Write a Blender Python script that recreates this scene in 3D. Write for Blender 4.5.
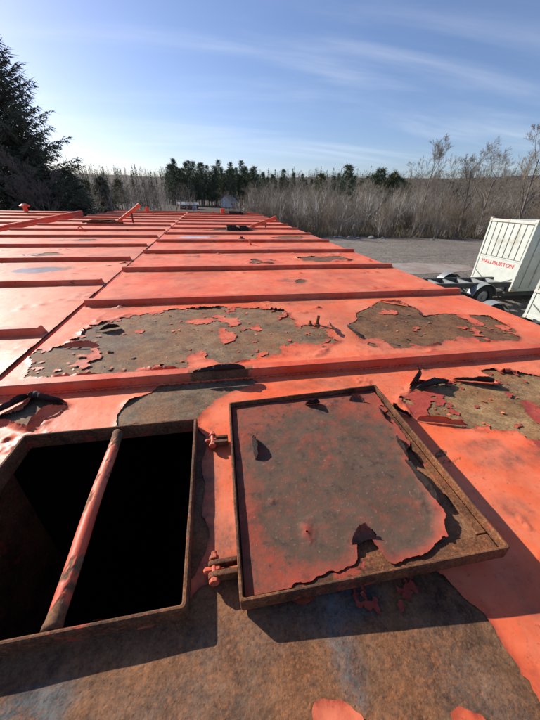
import bpy, bmesh, math, random
import numpy as np
from mathutils import Matrix, Vector, Euler
R = math.radians
random.seed(7); np.random.seed(7)
scene = bpy.context.scene
col = scene.collection
for o in list(bpy.data.objects): bpy.data.objects.remove(o)

# ------------------------------------------------------------------ camera, sky, sun, exposure
RZ = 2.9                      # height of the tank roofs above the yard
CAMH = 0.574
cam = bpy.data.cameras.new('camera'); cam.lens = 14.8; cam.sensor_width = 36; cam.sensor_fit = 'AUTO'
cam.clip_start = 0.02; cam.clip_end = 6000
camo = bpy.data.objects.new('camera', cam); col.objects.link(camo); scene.camera = camo
rt = Vector((0.98398, -0.17688, 0.02207)); up = Vector((0.06682, 0.48081, 0.87427)); fw = Vector((0.16525, 0.85880, -0.48493))
m = Matrix((rt, up, -fw)).transposed().to_4x4(); m.translation = (0, 0, RZ + CAMH); camo.matrix_world = m

SUN_EL, SUN_AZ = 26.5, -46.0   # degrees; azimuth clockwise from +y (ahead, along the tanks)
sl = bpy.data.lights.new('sun', 'SUN'); sl.energy = 5.0; sl.angle = R(0.53); sl.color = (1.0, 0.95, 0.87)
so = bpy.data.objects.new('sun', sl); col.objects.link(so)
sdir = Vector((math.sin(R(SUN_AZ)) * math.cos(R(SUN_EL)), math.cos(R(SUN_AZ)) * math.cos(R(SUN_EL)), math.sin(R(SUN_EL))))
so.rotation_euler = (-sdir).to_track_quat('-Z', 'Y').to_euler(); so.location = (-20, 20, 40)

world = bpy.data.worlds.new('World'); scene.world = world; world.use_nodes = True
wn, wl = world.node_tree.nodes, world.node_tree.links
wn.clear()
def wnode(t, **k):
    n = wn.new(t)
    for a, b in k.items(): setattr(n, a, b)
    return n
wout = wnode('ShaderNodeOutputWorld'); wbg = wnode('ShaderNodeBackground')
sky = wnode('ShaderNodeTexSky', sky_type='NISHITA', sun_disc=False)
sky.sun_elevation = R(SUN_EL); sky.sun_rotation = R(SUN_AZ); sky.altitude = 200; sky.air_density = 1.0; sky.dust_density = 0.8; sky.ozone_density = 3.4
tc = wnode('ShaderNodeTexCoord'); sx = wnode('ShaderNodeSeparateXYZ')
wl.new(tc.outputs['Generated'], sx.inputs[0])
zz = wnode('ShaderNodeMath', operation='MAXIMUM'); wl.new(sx.outputs['Z'], zz.inputs[0]); zz.inputs[1].default_value = 0.0
za = wnode('ShaderNodeMath', operation='ADD'); wl.new(zz.outputs[0], za.inputs[0]); za.inputs[1].default_value = 0.12
dv = wnode('ShaderNodeVectorMath', operation='DIVIDE'); cz = wnode('ShaderNodeCombineXYZ')
for i in range(3): wl.new(za.outputs[0], cz.inputs[i])
wl.new(tc.outputs['Generated'], dv.inputs[0]); wl.new(cz.outputs[0], dv.inputs[1])
mp = wnode('ShaderNodeMapping'); mp.inputs['Rotation'].default_value = (0, 0, R(12)); mp.inputs['Scale'].default_value = (0.28, 1.1, 1)
wl.new(dv.outputs[0], mp.inputs[0])
ns = wnode('ShaderNodeTexNoise'); ns.inputs['Scale'].default_value = 1.5; ns.inputs['Detail'].default_value = 8; ns.inputs['Roughness'].default_value = 0.55; ns.inputs['Distortion'].default_value = 0.5
wl.new(mp.outputs[0], ns.inputs['Vector'])
mr = wnode('ShaderNodeMapRange', interpolation_type='SMOOTHSTEP'); mr.inputs['From Min'].default_value = 0.42; mr.inputs['From Max'].default_value = 0.92; mr.inputs['To Max'].default_value = 0.36
wl.new(ns.outputs['Fac'], mr.inputs['Value'])
mx = wnode('ShaderNodeMix', data_type='RGBA'); mx.inputs[7].default_value = (9.0, 9.4, 10.0, 1)
wl.new(mr.outputs[0], mx.inputs[0]); tn = wnode('ShaderNodeMix', data_type='RGBA', blend_type='MULTIPLY'); tn.inputs[0].default_value = 1.0; tn.inputs[7].default_value = (1.05, 1.01, 1.14, 1)
wl.new(sky.outputs[0], tn.inputs[6]); wl.new(tn.outputs[2], mx.inputs[6])
wl.new(mx.outputs[2], wbg.inputs['Color']); wbg.inputs['Strength'].default_value = 0.080
wl.new(wbg.outputs[0], wout.inputs['Surface'])
scene.view_settings.view_transform = 'Standard'; scene.view_settings.look = 'None'
scene.view_settings.exposure = 0.64; scene.view_settings.gamma = 1.0; scene.view_settings.use_curve_mapping = False

# ------------------------------------------------------------------ numpy noise and helpers
_T = np.random.RandomState(3).rand(257, 257)
def vnoise(x, y, s=0):
    x = np.asarray(x, float) + s * 17.31; y = np.asarray(y, float) + s * 9.77
    ix = np.floor(x).astype(int); iy = np.floor(y).astype(int); fx = x - ix; fy = y - iy
    fx = fx * fx * (3 - 2 * fx); fy = fy * fy * (3 - 2 * fy); ix %= 256; iy %= 256
    a = _T[ix, iy]; b = _T[ix + 1, iy]; c = _T[ix, iy + 1]; d = _T[ix + 1, iy + 1]
    return (a * (1 - fx) + b * fx) * (1 - fy) + (c * (1 - fx) + d * fx) * fy
def fbm(x, y, f, s=0, o=4, g=0.5):
    v = 0; a = 1; t = 0
    for i in range(o):
        v = v + a * vnoise(np.asarray(x) * f, np.asarray(y) * f, s + i); t += a; a *= g; f *= 2.03
    return v / t
def sdf(poly, X, Y):
    P = np.array(poly); n = len(P); d = np.full(X.shape, 1e9); ins = np.zeros(X.shape, bool)
    for i in range(n):
        a = P[i]; b = P[(i + 1) % n]; e = b - a; wx = X - a[0]; wy = Y - a[1]
        t = np.clip((wx * e[0] + wy * e[1]) / (e @ e + 1e-12), 0, 1)
        d = np.minimum(d, (wx - e[0] * t) ** 2 + (wy - e[1] * t) ** 2)
        c = (a[1] > Y) != (b[1] > Y)
        with np.errstate(divide='ignore', invalid='ignore'):
            xi = a[0] + (Y - a[1]) / (b[1] - a[1]) * e[0]
        ins ^= c & (X < xi)
    d = np.sqrt(d); return np.where(ins, -d, d)
def rrect(X, Y, x0, x1, y0, y1, r):
    qx = np.abs(X - (x0 + x1) / 2) - (x1 - x0) / 2 + r; qy = np.abs(Y - (y0 + y1) / 2) - (y1 - y0) / 2 + r
    return np.hypot(np.maximum(qx, 0), np.maximum(qy, 0)) + np.minimum(np.maximum(qx, qy), 0) - r

def link(name, me, mat=None, parent=None, loc=None, rot=None):
    o = bpy.data.objects.new(name, me); col.objects.link(o)
    if mat is not None and me is not None and not me.materials: me.materials.append(mat)
    if parent: o.parent = parent
    if loc is not None: o.location = loc
    if rot is not None: o.rotation_euler = rot
    return o
def tag(o, label=None, cat=None, group=None, kind=None):
    if label: o['label'] = label
    if cat: o['category'] = cat
    if group: o['group'] = group
    if kind: o['kind'] = kind
    return o
def empty(name, loc=(0, 0, 0), rot=(0, 0, 0)):
    o = bpy.data.objects.new(name, None); col.objects.link(o); o.location = loc; o.rotation_euler = rot; o.empty_display_size = 0.2
    return o
def copy_tree(o, parent=None):
    c = o.copy(); col.objects.link(c)
    if parent: c.parent = parent
    for ch in list(o.children): copy_tree(ch, c)
    return c
def mesh_np(name, V, F, smooth=False, attrs=None, mat_idx=None):
    """V (n,3), F (m,k) arrays -> mesh"""
    V = np.asarray(V, np.float32); F = np.asarray(F, np.int32); k = F.shape[1]
    me = bpy.data.meshes.new(name)
    me.vertices.add(len(V)); me.vertices.foreach_set('co', V.ravel())
    me.loops.add(F.size); me.loops.foreach_set('vertex_index', F.ravel())
    me.polygons.add(len(F)); me.polygons.foreach_set('loop_start', np.arange(0, F.size, k, dtype=np.int32))
    try: me.polygons.foreach_set('loop_total', np.full(len(F), k, np.int32))
    except Exception: pass
    me.update(calc_edges=True)
    if smooth: me.polygons.foreach_set('use_smooth', np.ones(len(F), bool))
    for n, a in (attrs or {}).items():
        a = np.asarray(a, np.float32)
        if a.ndim == 1:
            at = me.attributes.new(n, 'FLOAT', 'POINT'); at.data.foreach_set('value', a)
        else:
            at = me.attributes.new(n, 'FLOAT_COLOR', 'POINT'); at.data.foreach_set('color', np.c_[a, np.ones(len(a))].astype(np.float32).ravel())
    return me
class MB:
    """collects simple shapes into one mesh"""
    def __init__(s): s.v = []; s.f = []
    def add(s, v, f):
        n = len(s.v); s.v += [tuple(p) for p in v]; s.f += [[i + n for i in q] for q in f]; return s
    def box(s, x0, x1, y0, y1, z0, z1, M=None):
        v = [Vector((x, y, z)) for z in (z0, z1) for y in (y0, y1) for x in (x0, x1)]
        if M is not None: v = [M @ p for p in v]
        return s.add(v, [(0, 2, 3, 1), (4, 5, 7, 6), (0, 1, 5, 4), (2, 6, 7, 3), (0, 4, 6, 2), (1, 3, 7, 5)])
    def tube(s, pts, rad, n=10, caps=True):
        pts = [Vector(p) for p in pts]; k = len(pts); rads = rad if hasattr(rad, '__len__') else [rad] * k
        base = len(s.v); up_ = None
        for i, p in enumerate(pts):
            t = (pts[min(i + 1, k - 1)] - pts[max(i - 1, 0)]).normalized()
            a = t.orthogonal().normalized() if up_ is None else (up_ - t * up_.dot(t)).normalized()
            up_ = a; b = t.cross(a)
            for j in range(n):
                q = 2 * math.pi * j / n; s.v.append(tuple(p + (a * math.cos(q) + b * math.sin(q)) * rads[i]))
        for i in range(k - 1):
            for j in range(n):
                j2 = (j + 1) % n
                s.f.append([base + i * n + j, base + i * n + j2, base + (i + 1) * n + j2, base + (i + 1) * n + j])
        if caps:
            s.f.append([base + j for j in range(n)][::-1]); s.f.append([base + (k - 1) * n + j for j in range(n)])
        return s
    def prism(s, prof, h, M=None):
        """closed xy profile (ccw), extruded 0..h along z"""
        n = len(prof); v = [Vector((x, y, 0)) for x, y in prof] + [Vector((x, y, h)) for x, y in prof]
        if M is not None: v = [M @ p for p in v]
        return s.add(v, [list(range(n))[::-1], [n + i for i in range(n)]] + [[i, (i + 1) % n, n + (i + 1) % n, n + i] for i in range(n)])
    def mesh(s, name, smooth=False, bevel=0.0, segs=1):
        me = bpy.data.meshes.new(name); me.from_pydata(s.v, [], s.f); me.update()
        if bevel:
            b = bmesh.new(); b.from_mesh(me)
            ed = [e for e in b.edges if len(e.link_faces) == 2 and e.calc_face_angle(0) > 0.6]
            bmesh.ops.bevel(b, geom=ed, offset=bevel, segments=segs, affect='EDGES', profile=0.6, clamp_overlap=True)
            b.to_mesh(me); b.free()
        if smooth:
            for p in me.polygons: p.use_smooth = True
        return me
    def build(s, name, mat, parent=None, loc=None, rot=None, **k): return link(name, s.mesh(name, **k), mat, parent, loc, rot)

# ------------------------------------------------------------------ materials
class NT:
    def __init__(s, name):
        s.m = bpy.data.materials.new(name); s.m.use_nodes = True; s.t = s.m.node_tree
        s.b = s.t.nodes['Principled BSDF']; s.pos = s.t.nodes.new('ShaderNodeNewGeometry').outputs['Position']
        s.geo = s.pos.node
    def n(s, t, **k):
        x = s.t.nodes.new(t)
        for a, b in k.items(): setattr(x, a, b)
        return x
    def l(s, a, b): s.t.links.new(a, b)
    def setv(s, sock, v):
        if hasattr(v, 'is_output') or isinstance(v, bpy.types.NodeSocket): s.l(v, sock)
        elif isinstance(v, (tuple, list)) and len(v) == 3 and sock.type == 'RGBA': sock.default_value = (*v, 1)
        else: sock.default_value = v
    def noise(s, scale, detail=4, rough=0.55, vec=None, stretch=None, dist=0.0):
        x = s.n('ShaderNodeTexNoise'); x.inputs['Scale'].default_value = scale; x.inputs['Detail'].default_value = detail
        x.inputs['Roughness'].default_value = rough; x.inputs['Distortion'].default_value = dist
        v = vec or s.pos
        if stretch:
            mpn = s.n('ShaderNodeMapping'); mpn.inputs['Scale'].default_value = stretch; s.l(v, mpn.inputs[0]); v = mpn.outputs[0]
        s.l(v, x.inputs['Vector']); return x.outputs['Fac']
    def ramp(s, v, a, b, lo=0.0, hi=1.0):
        x = s.n('ShaderNodeMapRange'); x.clamp = True
        s.setv(x.inputs['Value'], v); x.inputs['From Min'].default_value = a; x.inputs['From Max'].default_value = b
        x.inputs['To Min'].default_value = lo; x.inputs['To Max'].default_value = hi; return x.outputs[0]
    def mix(s, f, a, b, mode='MIX'):
        x = s.n('ShaderNodeMix', data_type='RGBA', blend_type=mode); s.setv(x.inputs[0], f); s.setv(x.inputs[6], a); s.setv(x.inputs[7], b); return x.outputs[2]
    def math(s, op, a, b=0.0, clamp=False):
        x = s.n('ShaderNodeMath', operation=op, use_clamp=clamp); s.setv(x.inputs[0], a); s.setv(x.inputs[1], b); return x.outputs[0]
    def attr(s, name, out='Fac'):
        x = s.n('ShaderNodeAttribute'); x.attribute_name = name; return x.outputs[out]
    def bump(s, h, dist, strength=1.0, prev=None):
        x = s.n('ShaderNodeBump'); x.inputs['Distance'].default_value = dist; x.inputs['Strength'].default_value = strength; s.l(h, x.inputs['Height'])
        if prev: s.l(prev, x.inputs['Normal'])
        return x.outputs[0]
    def done(s, color, rough=0.6, spec=0.5, normal=None, metal=0.0):
        s.setv(s.b.inputs['Base Color'], color); s.setv(s.b.inputs['Roughness'], rough); s.b.inputs['Specular IOR Level'].default_value = spec
        s.b.inputs['Metallic'].default_value = metal
        if normal: s.l(normal, s.b.inputs['Normal'])
        return s.m

def rust_color(t, tint):
    """layered rust: fine grain, orange bloom, grey mill-scale"""
    g = t.noise(15, 10, 0.72); f = t.noise(150, 6, 0.75); o = t.noise(7, 10, 0.78); k = t.noise(4.5, 5, 0.6)
    c = t.mix(t.ramp(g, 0.36, 0.64), t.mix(1.0, tint, (0.36, 0.33, 0.32), 'MULTIPLY'), t.mix(1.0, tint, (1.55, 1.40, 1.25), 'MULTIPLY'))
    c = t.mix(t.ramp(o, 0.44, 0.62, 0, 0.60), c, (0.27, 0.105, 0.042))
    c = t.mix(t.ramp(k, 0.60, 0.72, 0, 0.3), c, (0.125, 0.118, 0.108))
    g1 = t.noise(230, 3, 0.6); g2 = t.noise(170, 4, 0.65)
    c = t.mix(t.math('MULTIPLY', t.ramp(g1, 0.50, 0.64), t.ramp(o, 0.36, 0.60, 0.08, 0.65)), c, (0.38, 0.145, 0.052))
    c = t.mix(t.ramp(g2, 0.52, 0.68, 0, 0.5), c, (0.040, 0.028, 0.024))
    c = t.mix(t.ramp(f, 0.44, 0.66, 0, 0.6), c, t.mix(1.0, c, (0.38, 0.32, 0.30), 'MULTIPLY'))
    return c, g, f
def rust_mat(name, tint=None, red=None):
    t = NT(name); c, g, f = rust_color(t, tint if tint else t.attr('tint', 'Color'))
    if red: c = t.mix(t.ramp(t.noise(19, 7, 0.7, dist=0.4), red, red + 0.05, 0, 0.75), c, (0.34, 0.055, 0.032))
    st = t.noise(210, 4, 0.6); vo = t.n('ShaderNodeTexVoronoi'); vo.inputs['Scale'].default_value = 95; t.l(t.pos, vo.inputs['Vector'])
    pit = t.ramp(vo.outputs['Distance'], 0.0, 0.22); b = t.bump(pit, 0.0010, 0.45); b = t.bump(st, 0.0012, 0.7, b); b = t.bump(g, 0.0015, 0.4, b)
    c = t.mix(t.math('MULTIPLY', t.ramp(vo.outputs['Distance'], 0.06, 0.16, 0.35, 0.0), t.ramp(g, 0.4, 0.6)), c, (0.035, 0.026, 0.022))
    return t.done(c, t.ramp(g, 0.3, 0.7, 0.70, 0.95), 0.2, b)
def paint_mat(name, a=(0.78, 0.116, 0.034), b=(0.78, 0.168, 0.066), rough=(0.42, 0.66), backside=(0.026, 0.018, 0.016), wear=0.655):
    """old orange enamel; attribute edge = 1 at peeled edges, bare = 1 where it is gone"""
    t = NT(name)
    n1 = t.noise(1.3, 5, 0.6); n2 = t.noise(34, 7, 0.72); n3 = t.noise(6, 6, 0.65); n4 = t.noise(110, 3, 0.6)
    c = t.mix(t.ramp(n1, 0.35, 0.68), a, b)
    blt = t.noise(0.9, 9, 0.75, dist=0.8); c = t.mix(t.ramp(blt, 0.52, 0.60, 0, 0.38), c, (0.60, 0.200, 0.105)); c = t.mix(t.ramp(t.noise(11, 8, 0.8), 0.58, 0.66, 0, 0.45), c, (0.40, 0.085, 0.042))
    c = t.mix(t.ramp(n3, 0.42, 0.68, 0, 0.60), c, (0.74, 0.275, 0.160))                     # chalky fading
    c = t.mix(t.ramp(t.noise(2.1, 8, 0.72, stretch=(1.0, 0.6, 1.0)), 0.45, 0.68, 0, 0.62), c, (0.33, 0.100, 0.050))          # brown water staining
    c = t.mix(t.ramp(n2, 0.58, 0.72, 0, 0.6), c, (0.26, 0.055, 0.030))                    # grime specks
    c = t.mix(t.ramp(n4, 0.62, 0.72, 0, 0.6), c, (0.18, 0.055, 0.036))
    sc = t.noise(5, 7, 0.7, stretch=(0.35, 2.4, 1.0)); c = t.mix(t.ramp(sc, 0.50, 0.72, 0, 0.34), c, (0.50, 0.088, 0.045))   # scuffs and drag marks
    vz = t.n('ShaderNodeTexVoronoi', feature='DISTANCE_TO_EDGE'); vz.inputs['Scale'].default_value = 26
    wv = t.n('ShaderNodeMix', data_type='VECTOR'); wv.inputs[0].default_value = 0.03; t.l(t.pos, wv.inputs[4]); nn_ = t.n('ShaderNodeTexNoise'); nn_.inputs['Scale'].default_value = 14; nn_.inputs['Detail'].default_value = 4; t.l(t.pos, nn_.inputs['Vector']); t.l(nn_.outputs['Color'], wv.inputs[5]); t.l(wv.outputs[1], vz.inputs['Vector'])
    crk = t.math('MULTIPLY', t.ramp(vz.outputs['Distance'], 0.0, 0.035, 1.0, 0.0), t.math('MAXIMUM', t.ramp(t.noise(2.3, 4, 0.6), 0.56, 0.70, 0.0, 0.5), t.attr('old')))
    c = t.mix(t.attr('old'), c, t.mix(t.ramp(n2, 0.4, 0.6), (0.30, 0.040, 0.030), (0.42, 0.075, 0.05)))
    c = t.mix(t.math('MULTIPLY', crk, 0.8), c, (0.09, 0.03, 0.022))
    e = t.math('MULTIPLY', t.attr('edge'), t.ramp(n2, 0.38, 0.62, 0.1, 1.0))
    c = t.mix(e, c, (0.34, 0.052, 0.03))
    wr = t.ramp(t.noise(3.4, 9, 0.66, dist=0.6), wear, wear + 0.02)
    br = t.math('MAXIMUM', t.attr('bare'), wr, True)
    rc, g, f = rust_color(t, (0.16, 0.10, 0.062))
    c = t.mix(br, c, rc)
    st = t.math('MULTIPLY', t.attr('stain'), t.ramp(n2, 0.36, 0.60, 0.25, 1.0))
    c = t.mix(st, c, (0.105, 0.072, 0.052))
    wet = t.attr('wet'); c = t.mix(wet, c, (0.52, 0.44, 0.44))
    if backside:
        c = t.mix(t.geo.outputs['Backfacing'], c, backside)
    nb = t.bump(t.noise(18, 4, 0.5), 0.004, 0.26); nb = t.bump(t.noise(55, 4, 0.6, stretch=(1.0, 0.5, 1.0)), 0.0012, 0.35, nb); nb = t.bump(n2, 0.0012, 0.35, nb)
    nb = t.bump(t.math('SUBTRACT', 1.0, br), 0.0015, 0.7, nb)
    r = t.math('ADD', t.ramp(n3, 0.3, 0.7, rough[0], rough[1]), t.math('MULTIPLY', br, 0.4), True)
    r = t.math('SUBTRACT', r, t.math('MULTIPLY', wet, 0.42), True)
    return t.done(c, r, 0.26, nb)
def simple(name, c, rough=0.6, var=0.25, scale=6, spec=0.4, metal=0.0, bump=0.0, dirt=None):
    t = NT(name); n = t.noise(scale, 6, 0.65)
    k = t.mix(t.ramp(n, 0.3, 0.7), tuple(x * (1 - var) for x in c), tuple(min(x * (1 + var), 0.95) for x in c))
    if dirt: k = t.mix(t.ramp(t.noise(scale * 0.6, 8, 0.72), 0.55, 0.68, 0, 0.8), k, dirt)
    nb = t.bump(t.noise(scale * 8, 5, 0.6), 0.01, bump) if bump else None
    return t.done(k, rough, spec, nb, metal)

M = {}
M['steel'] = rust_mat('rusted_steel')
M['paint'] = paint_mat('orange_paint')
M['paint_far'] = paint_mat('faded_orange_paint', (0.78, 0.165, 0.066), (0.78, 0.235, 0.118), wear=0.665)
M['rib'] = paint_mat('shade_darkened_orange_paint', (0.62, 0.068, 0.024), (0.66, 0.100, 0.040), wear=0.63)  # roof orange darkened over the whole rib to paint in the shade of its front
M['paint_c'] = paint_mat('bright_orange_paint', (0.78, 0.07, 0.03), (0.82, 0.13, 0.06), wear=0.69)
M['iron'] = rust_mat('rusted_iron', (0.090, 0.046, 0.028), red=0.57)
M['iron_dark'] = rust_mat('dark_rusted_iron', (0.060, 0.036, 0.026))
M['bar'] = paint_mat('worn_red_paint', (0.62, 0.075, 0.035), (0.68, 0.13, 0.07), rough=(0.38, 0.60), backside=None, wear=0.60)
M['bolt'] = paint_mat('bolt_paint', (0.52, 0.06, 0.026), (0.60, 0.10, 0.045), backside=None, wear=0.53)
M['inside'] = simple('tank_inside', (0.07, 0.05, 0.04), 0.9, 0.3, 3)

def lid_paint():
    t = NT('dusty_red_paint')
    n2 = t.noise(38, 7, 0.72); n3 = t.noise(10, 6, 0.68); n4 = t.noise(150, 3, 0.6)
    c = t.mix(t.ramp(n3, 0.35, 0.65), (0.36, 0.056, 0.030), (0.28, 0.075, 0.046))
    d = t.math('ADD', t.attr('dirt'), t.ramp(n2, 0.38, 0.62, -0.30, 0.30), True)
    c = t.mix(d, c, t.mix(t.ramp(n3, 0.35, 0.7), (0.086, 0.052, 0.036), (0.122, 0.078, 0.055)))
    c = t.mix(t.ramp(n2, 0.56, 0.68, 0, 0.8), c, (0.05, 0.03, 0.026))
    c = t.mix(t.ramp(n4, 0.63, 0.72, 0, 0.6), c, (0.30, 0.15, 0.12))
    c = t.mix(t.math('MULTIPLY', t.attr('edge'), 0.6), c, (0.36, 0.055, 0.035))
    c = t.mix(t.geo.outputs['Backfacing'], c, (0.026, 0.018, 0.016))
    nb = t.bump(n2, 0.0016, 0.6); nb = t.bump(n4, 0.0006, 0.6, nb)
    return t.done(c, t.ramp(n3, 0.3, 0.7, 0.75, 0.95), 0.10, nb)
M['lid_paint'] = lid_paint()

def ground_mat():
    t = NT('yard_gravel')
    a = t.noise(0.12, 6, 0.6); b = t.noise(1.1, 8, 0.72); c_ = t.noise(12, 6, 0.75); s = t.noise(0.8, 7, 0.7, stretch=(0.25, 1.3, 1.0))
    c = t.mix(t.ramp(a, 0.36, 0.64), (0.215, 0.178, 0.145), (0.31, 0.262, 0.215))
    c = t.mix(t.ramp(s, 0.5, 0.66, 0, 0.55), c, (0.085, 0.075, 0.068))
    c = t.mix(t.ramp(b, 0.52, 0.68, 0, 0.55), c, (0.27, 0.24, 0.21))
    c = t.mix(t.ramp(c_, 0.45, 0.62, 0, 0.7), c, (0.075, 0.062, 0.051))
    d3 = t.noise(3.2, 8, 0.75, stretch=(0.6, 1.4, 1)); c = t.mix(t.ramp(d3, 0.38, 0.52, 0.6, 0.0), c, (0.090, 0.075, 0.062)); c = t.mix(t.ramp(d3, 0.58, 0.70, 0, 0.7), c, (0.33, 0.285, 0.24))
    # beyond the yard the ground turns to dead grass and leaf litter
    sp = t.n('ShaderNodeSeparateXYZ'); t.l(t.pos, sp.inputs[0])
    dist = t.math('ADD', t.math('ADD', sp.outputs['Y'], t.math('MULTIPLY', sp.outputs['X'], 0.16)), t.ramp(b, 0.2, 0.8, -2.2, 2.2))
    c = t.mix(t.ramp(dist, 31.5, 34.5), c, t.mix(t.ramp(c_, 0.35, 0.65), (0.060, 0.047, 0.035), (0.115, 0.090, 0.066)))
    nb = t.bump(c_, 0.06, 0.8); nb = t.bump(b, 0.25, 0.7, nb)
    return t.done(c, 0.95, 0.2, nb)
M['ground'] = ground_mat()
def patch_mat():
    t = NT('pink_sand'); n = t.noise(0.9, 7, 0.65); k = t.noise(6, 6, 0.7)
    c = t.mix(t.ramp(n, 0.42, 0.58), (0.26, 0.195, 0.165), (0.31, 0.27, 0.235)); c = t.mix(t.ramp(k, 0.5, 0.7, 0, 0.5), c, (0.2, 0.16, 0.14))
    return t.done(c, 0.95, 0.2, t.bump(k, 0.03, 0.5))
M['sand'] = patch_mat()
M['bark'] = simple('grey_bark', (0.165, 0.135, 0.112), 0.9, 0.35, 5)
M['twig'] = simple('brown_twigs', (0.168, 0.126, 0.088), 0.9, 0.35, 0.8)
M['twig_grey'] = simple('grey_twigs', (0.265, 0.222, 0.172), 0.9, 0.3, 0.8)
M['stem'] = simple('pale_stem_bark', (0.36, 0.325, 0.285), 0.9, 0.3, 4)
M['hill'] = simple('dark_bare_woods', (0.120, 0.096, 0.074), 0.9, 0.35, 0.05)
M['birch'] = simple('pale_birch_bark', (0.62, 0.59, 0.55), 0.8, 0.25, 3, dirt=(0.12, 0.1, 0.09))
M['needle'] = simple('spruce_needles', (0.080, 0.092, 0.060), 0.75, 0.4, 1.2, spec=0.3)
M['pine'] = simple('pine_needles', (0.080, 0.105, 0.055), 0.7, 0.4, 0.7, spec=0.3)
M['pine_y'] = simple('yellow_pine_needles', (0.115, 0.118, 0.045), 0.7, 0.4, 0.7, spec=0.3)
M['grass'] = simple('dead_grass', (0.21, 0.165, 0.105), 0.9, 0.35, 1.5)
M['white'] = simple('white_container_paint', (0.50, 0.52, 0.46), 0.5, 0.12, 2.5, dirt=(0.30, 0.25, 0.18))
M['groove'] = simple('container_groove', (0.11, 0.11, 0.105), 0.7, 0.2, 6)
M['crust'] = simple('rusty_white_paint', (0.55, 0.50, 0.42), 0.7, 0.2, 9, dirt=(0.22, 0.09, 0.04))
M['red'] = simple('red_lettering', (0.55, 0.03, 0.03), 0.5, 0.1, 4)
M['chassis'] = simple('chassis_steel', (0.060, 0.062, 0.060), 0.6, 0.35, 4, dirt=(0.16, 0.11, 0.07))
M['galv'] = simple('grey_fender_metal', (0.29, 0.30, 0.29), 0.5, 0.15, 3, metal=0.3, dirt=(0.22, 0.2, 0.18))
M['tyre'] = simple('black_rubber', (0.022, 0.022, 0.022), 0.85, 0.2, 8)
M['rock'] = simple('grey_rock', (0.19, 0.175, 0.16), 0.9, 0.3, 5, bump=0.6)
M['wall_red'] = simple('red_siding', (0.22, 0.045, 0.035), 0.8, 0.15, 1)
M['wall_white'] = simple('white_siding', (0.72, 0.73, 0.75), 0.7, 0.06, 1)
M['roof_grey'] = simple('grey_shingles', (0.20, 0.20, 0.21), 0.85, 0.2, 1)
M['roof_pale'] = simple('pale_metal_roof', (0.34, 0.35, 0.36), 0.6, 0.1, 1)
M['pane'] = simple('window_glass', (0.03, 0.035, 0.045), 0.15, 0.1, 1, spec=0.6)
M['puddle'] = simple('wet_silt', (0.16, 0.14, 0.14), 0.10, 0.5, 9, spec=0.6)
M['stain'] = simple('dark_rust_stain', (0.085, 0.06, 0.045), 0.85, 0.5, 22)

# ------------------------------------------------------------------ ground, hills
def terrain(x, y):
    r = np.hypot(x, y)
    h = np.clip((r - 120) / 210, 0, 1); h = h * h * (3 - 2 * h)
    v = h * (10.5 + 10.0 * fbm(x, y, 0.007, 4, 4) + 5.0 * np.clip(x / 250, -0.6, 1.4))
    return v + 0.22 * (fbm(x, y, 0.09, 8, 3) - 0.5) * np.clip((r - 40) / 30, 0, 1)
rr = np.r_[0, np.linspace(3, 60, 40), np.geomspace(63, 5000, 60)]; aa = np.linspace(0, 2 * math.pi, 145)[:-1]
RR, AA = np.meshgrid(rr, aa, indexing='ij'); GX = RR * np.cos(AA); GY = RR * np.sin(AA); na = len(aa)
I = np.arange(len(rr) - 1)[:, None] * na + np.arange(na)[None]; J = np.arange(len(rr) - 1)[:, None] * na + (np.arange(na)[None] + 1) % na
GV = np.c_[GX.ravel(), GY.ravel(), terrain(GX, GY).ravel()]
g = link('ground', mesh_np('ground', GV, np.stack([I, I + na, J + na, J], -1).reshape(-1, 4), True), M['ground']); tag(g, kind='structure')
pts = []
for i in range(28):
    a = 2 * math.pi * i / 28; k = 0.8 + 0.4 * fbm(i * 0.9, 3.0, 1.0, 2, 2)
    pts.append((11.6 + 3.6 * k * math.cos(a), 15.8 + 1.4 * k * math.sin(a)))
mb = MB(); mb.add([(x, y, 0.012) for x, y in pts] + [(11.6, 15.6, 0.05)], [[i, (i + 1) % 28, 28] for i in range(28)])
tag(mb.build('sand_patch', M['sand']), 'patch of pink and whitish sand on the grey yard', kind='structure')

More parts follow.
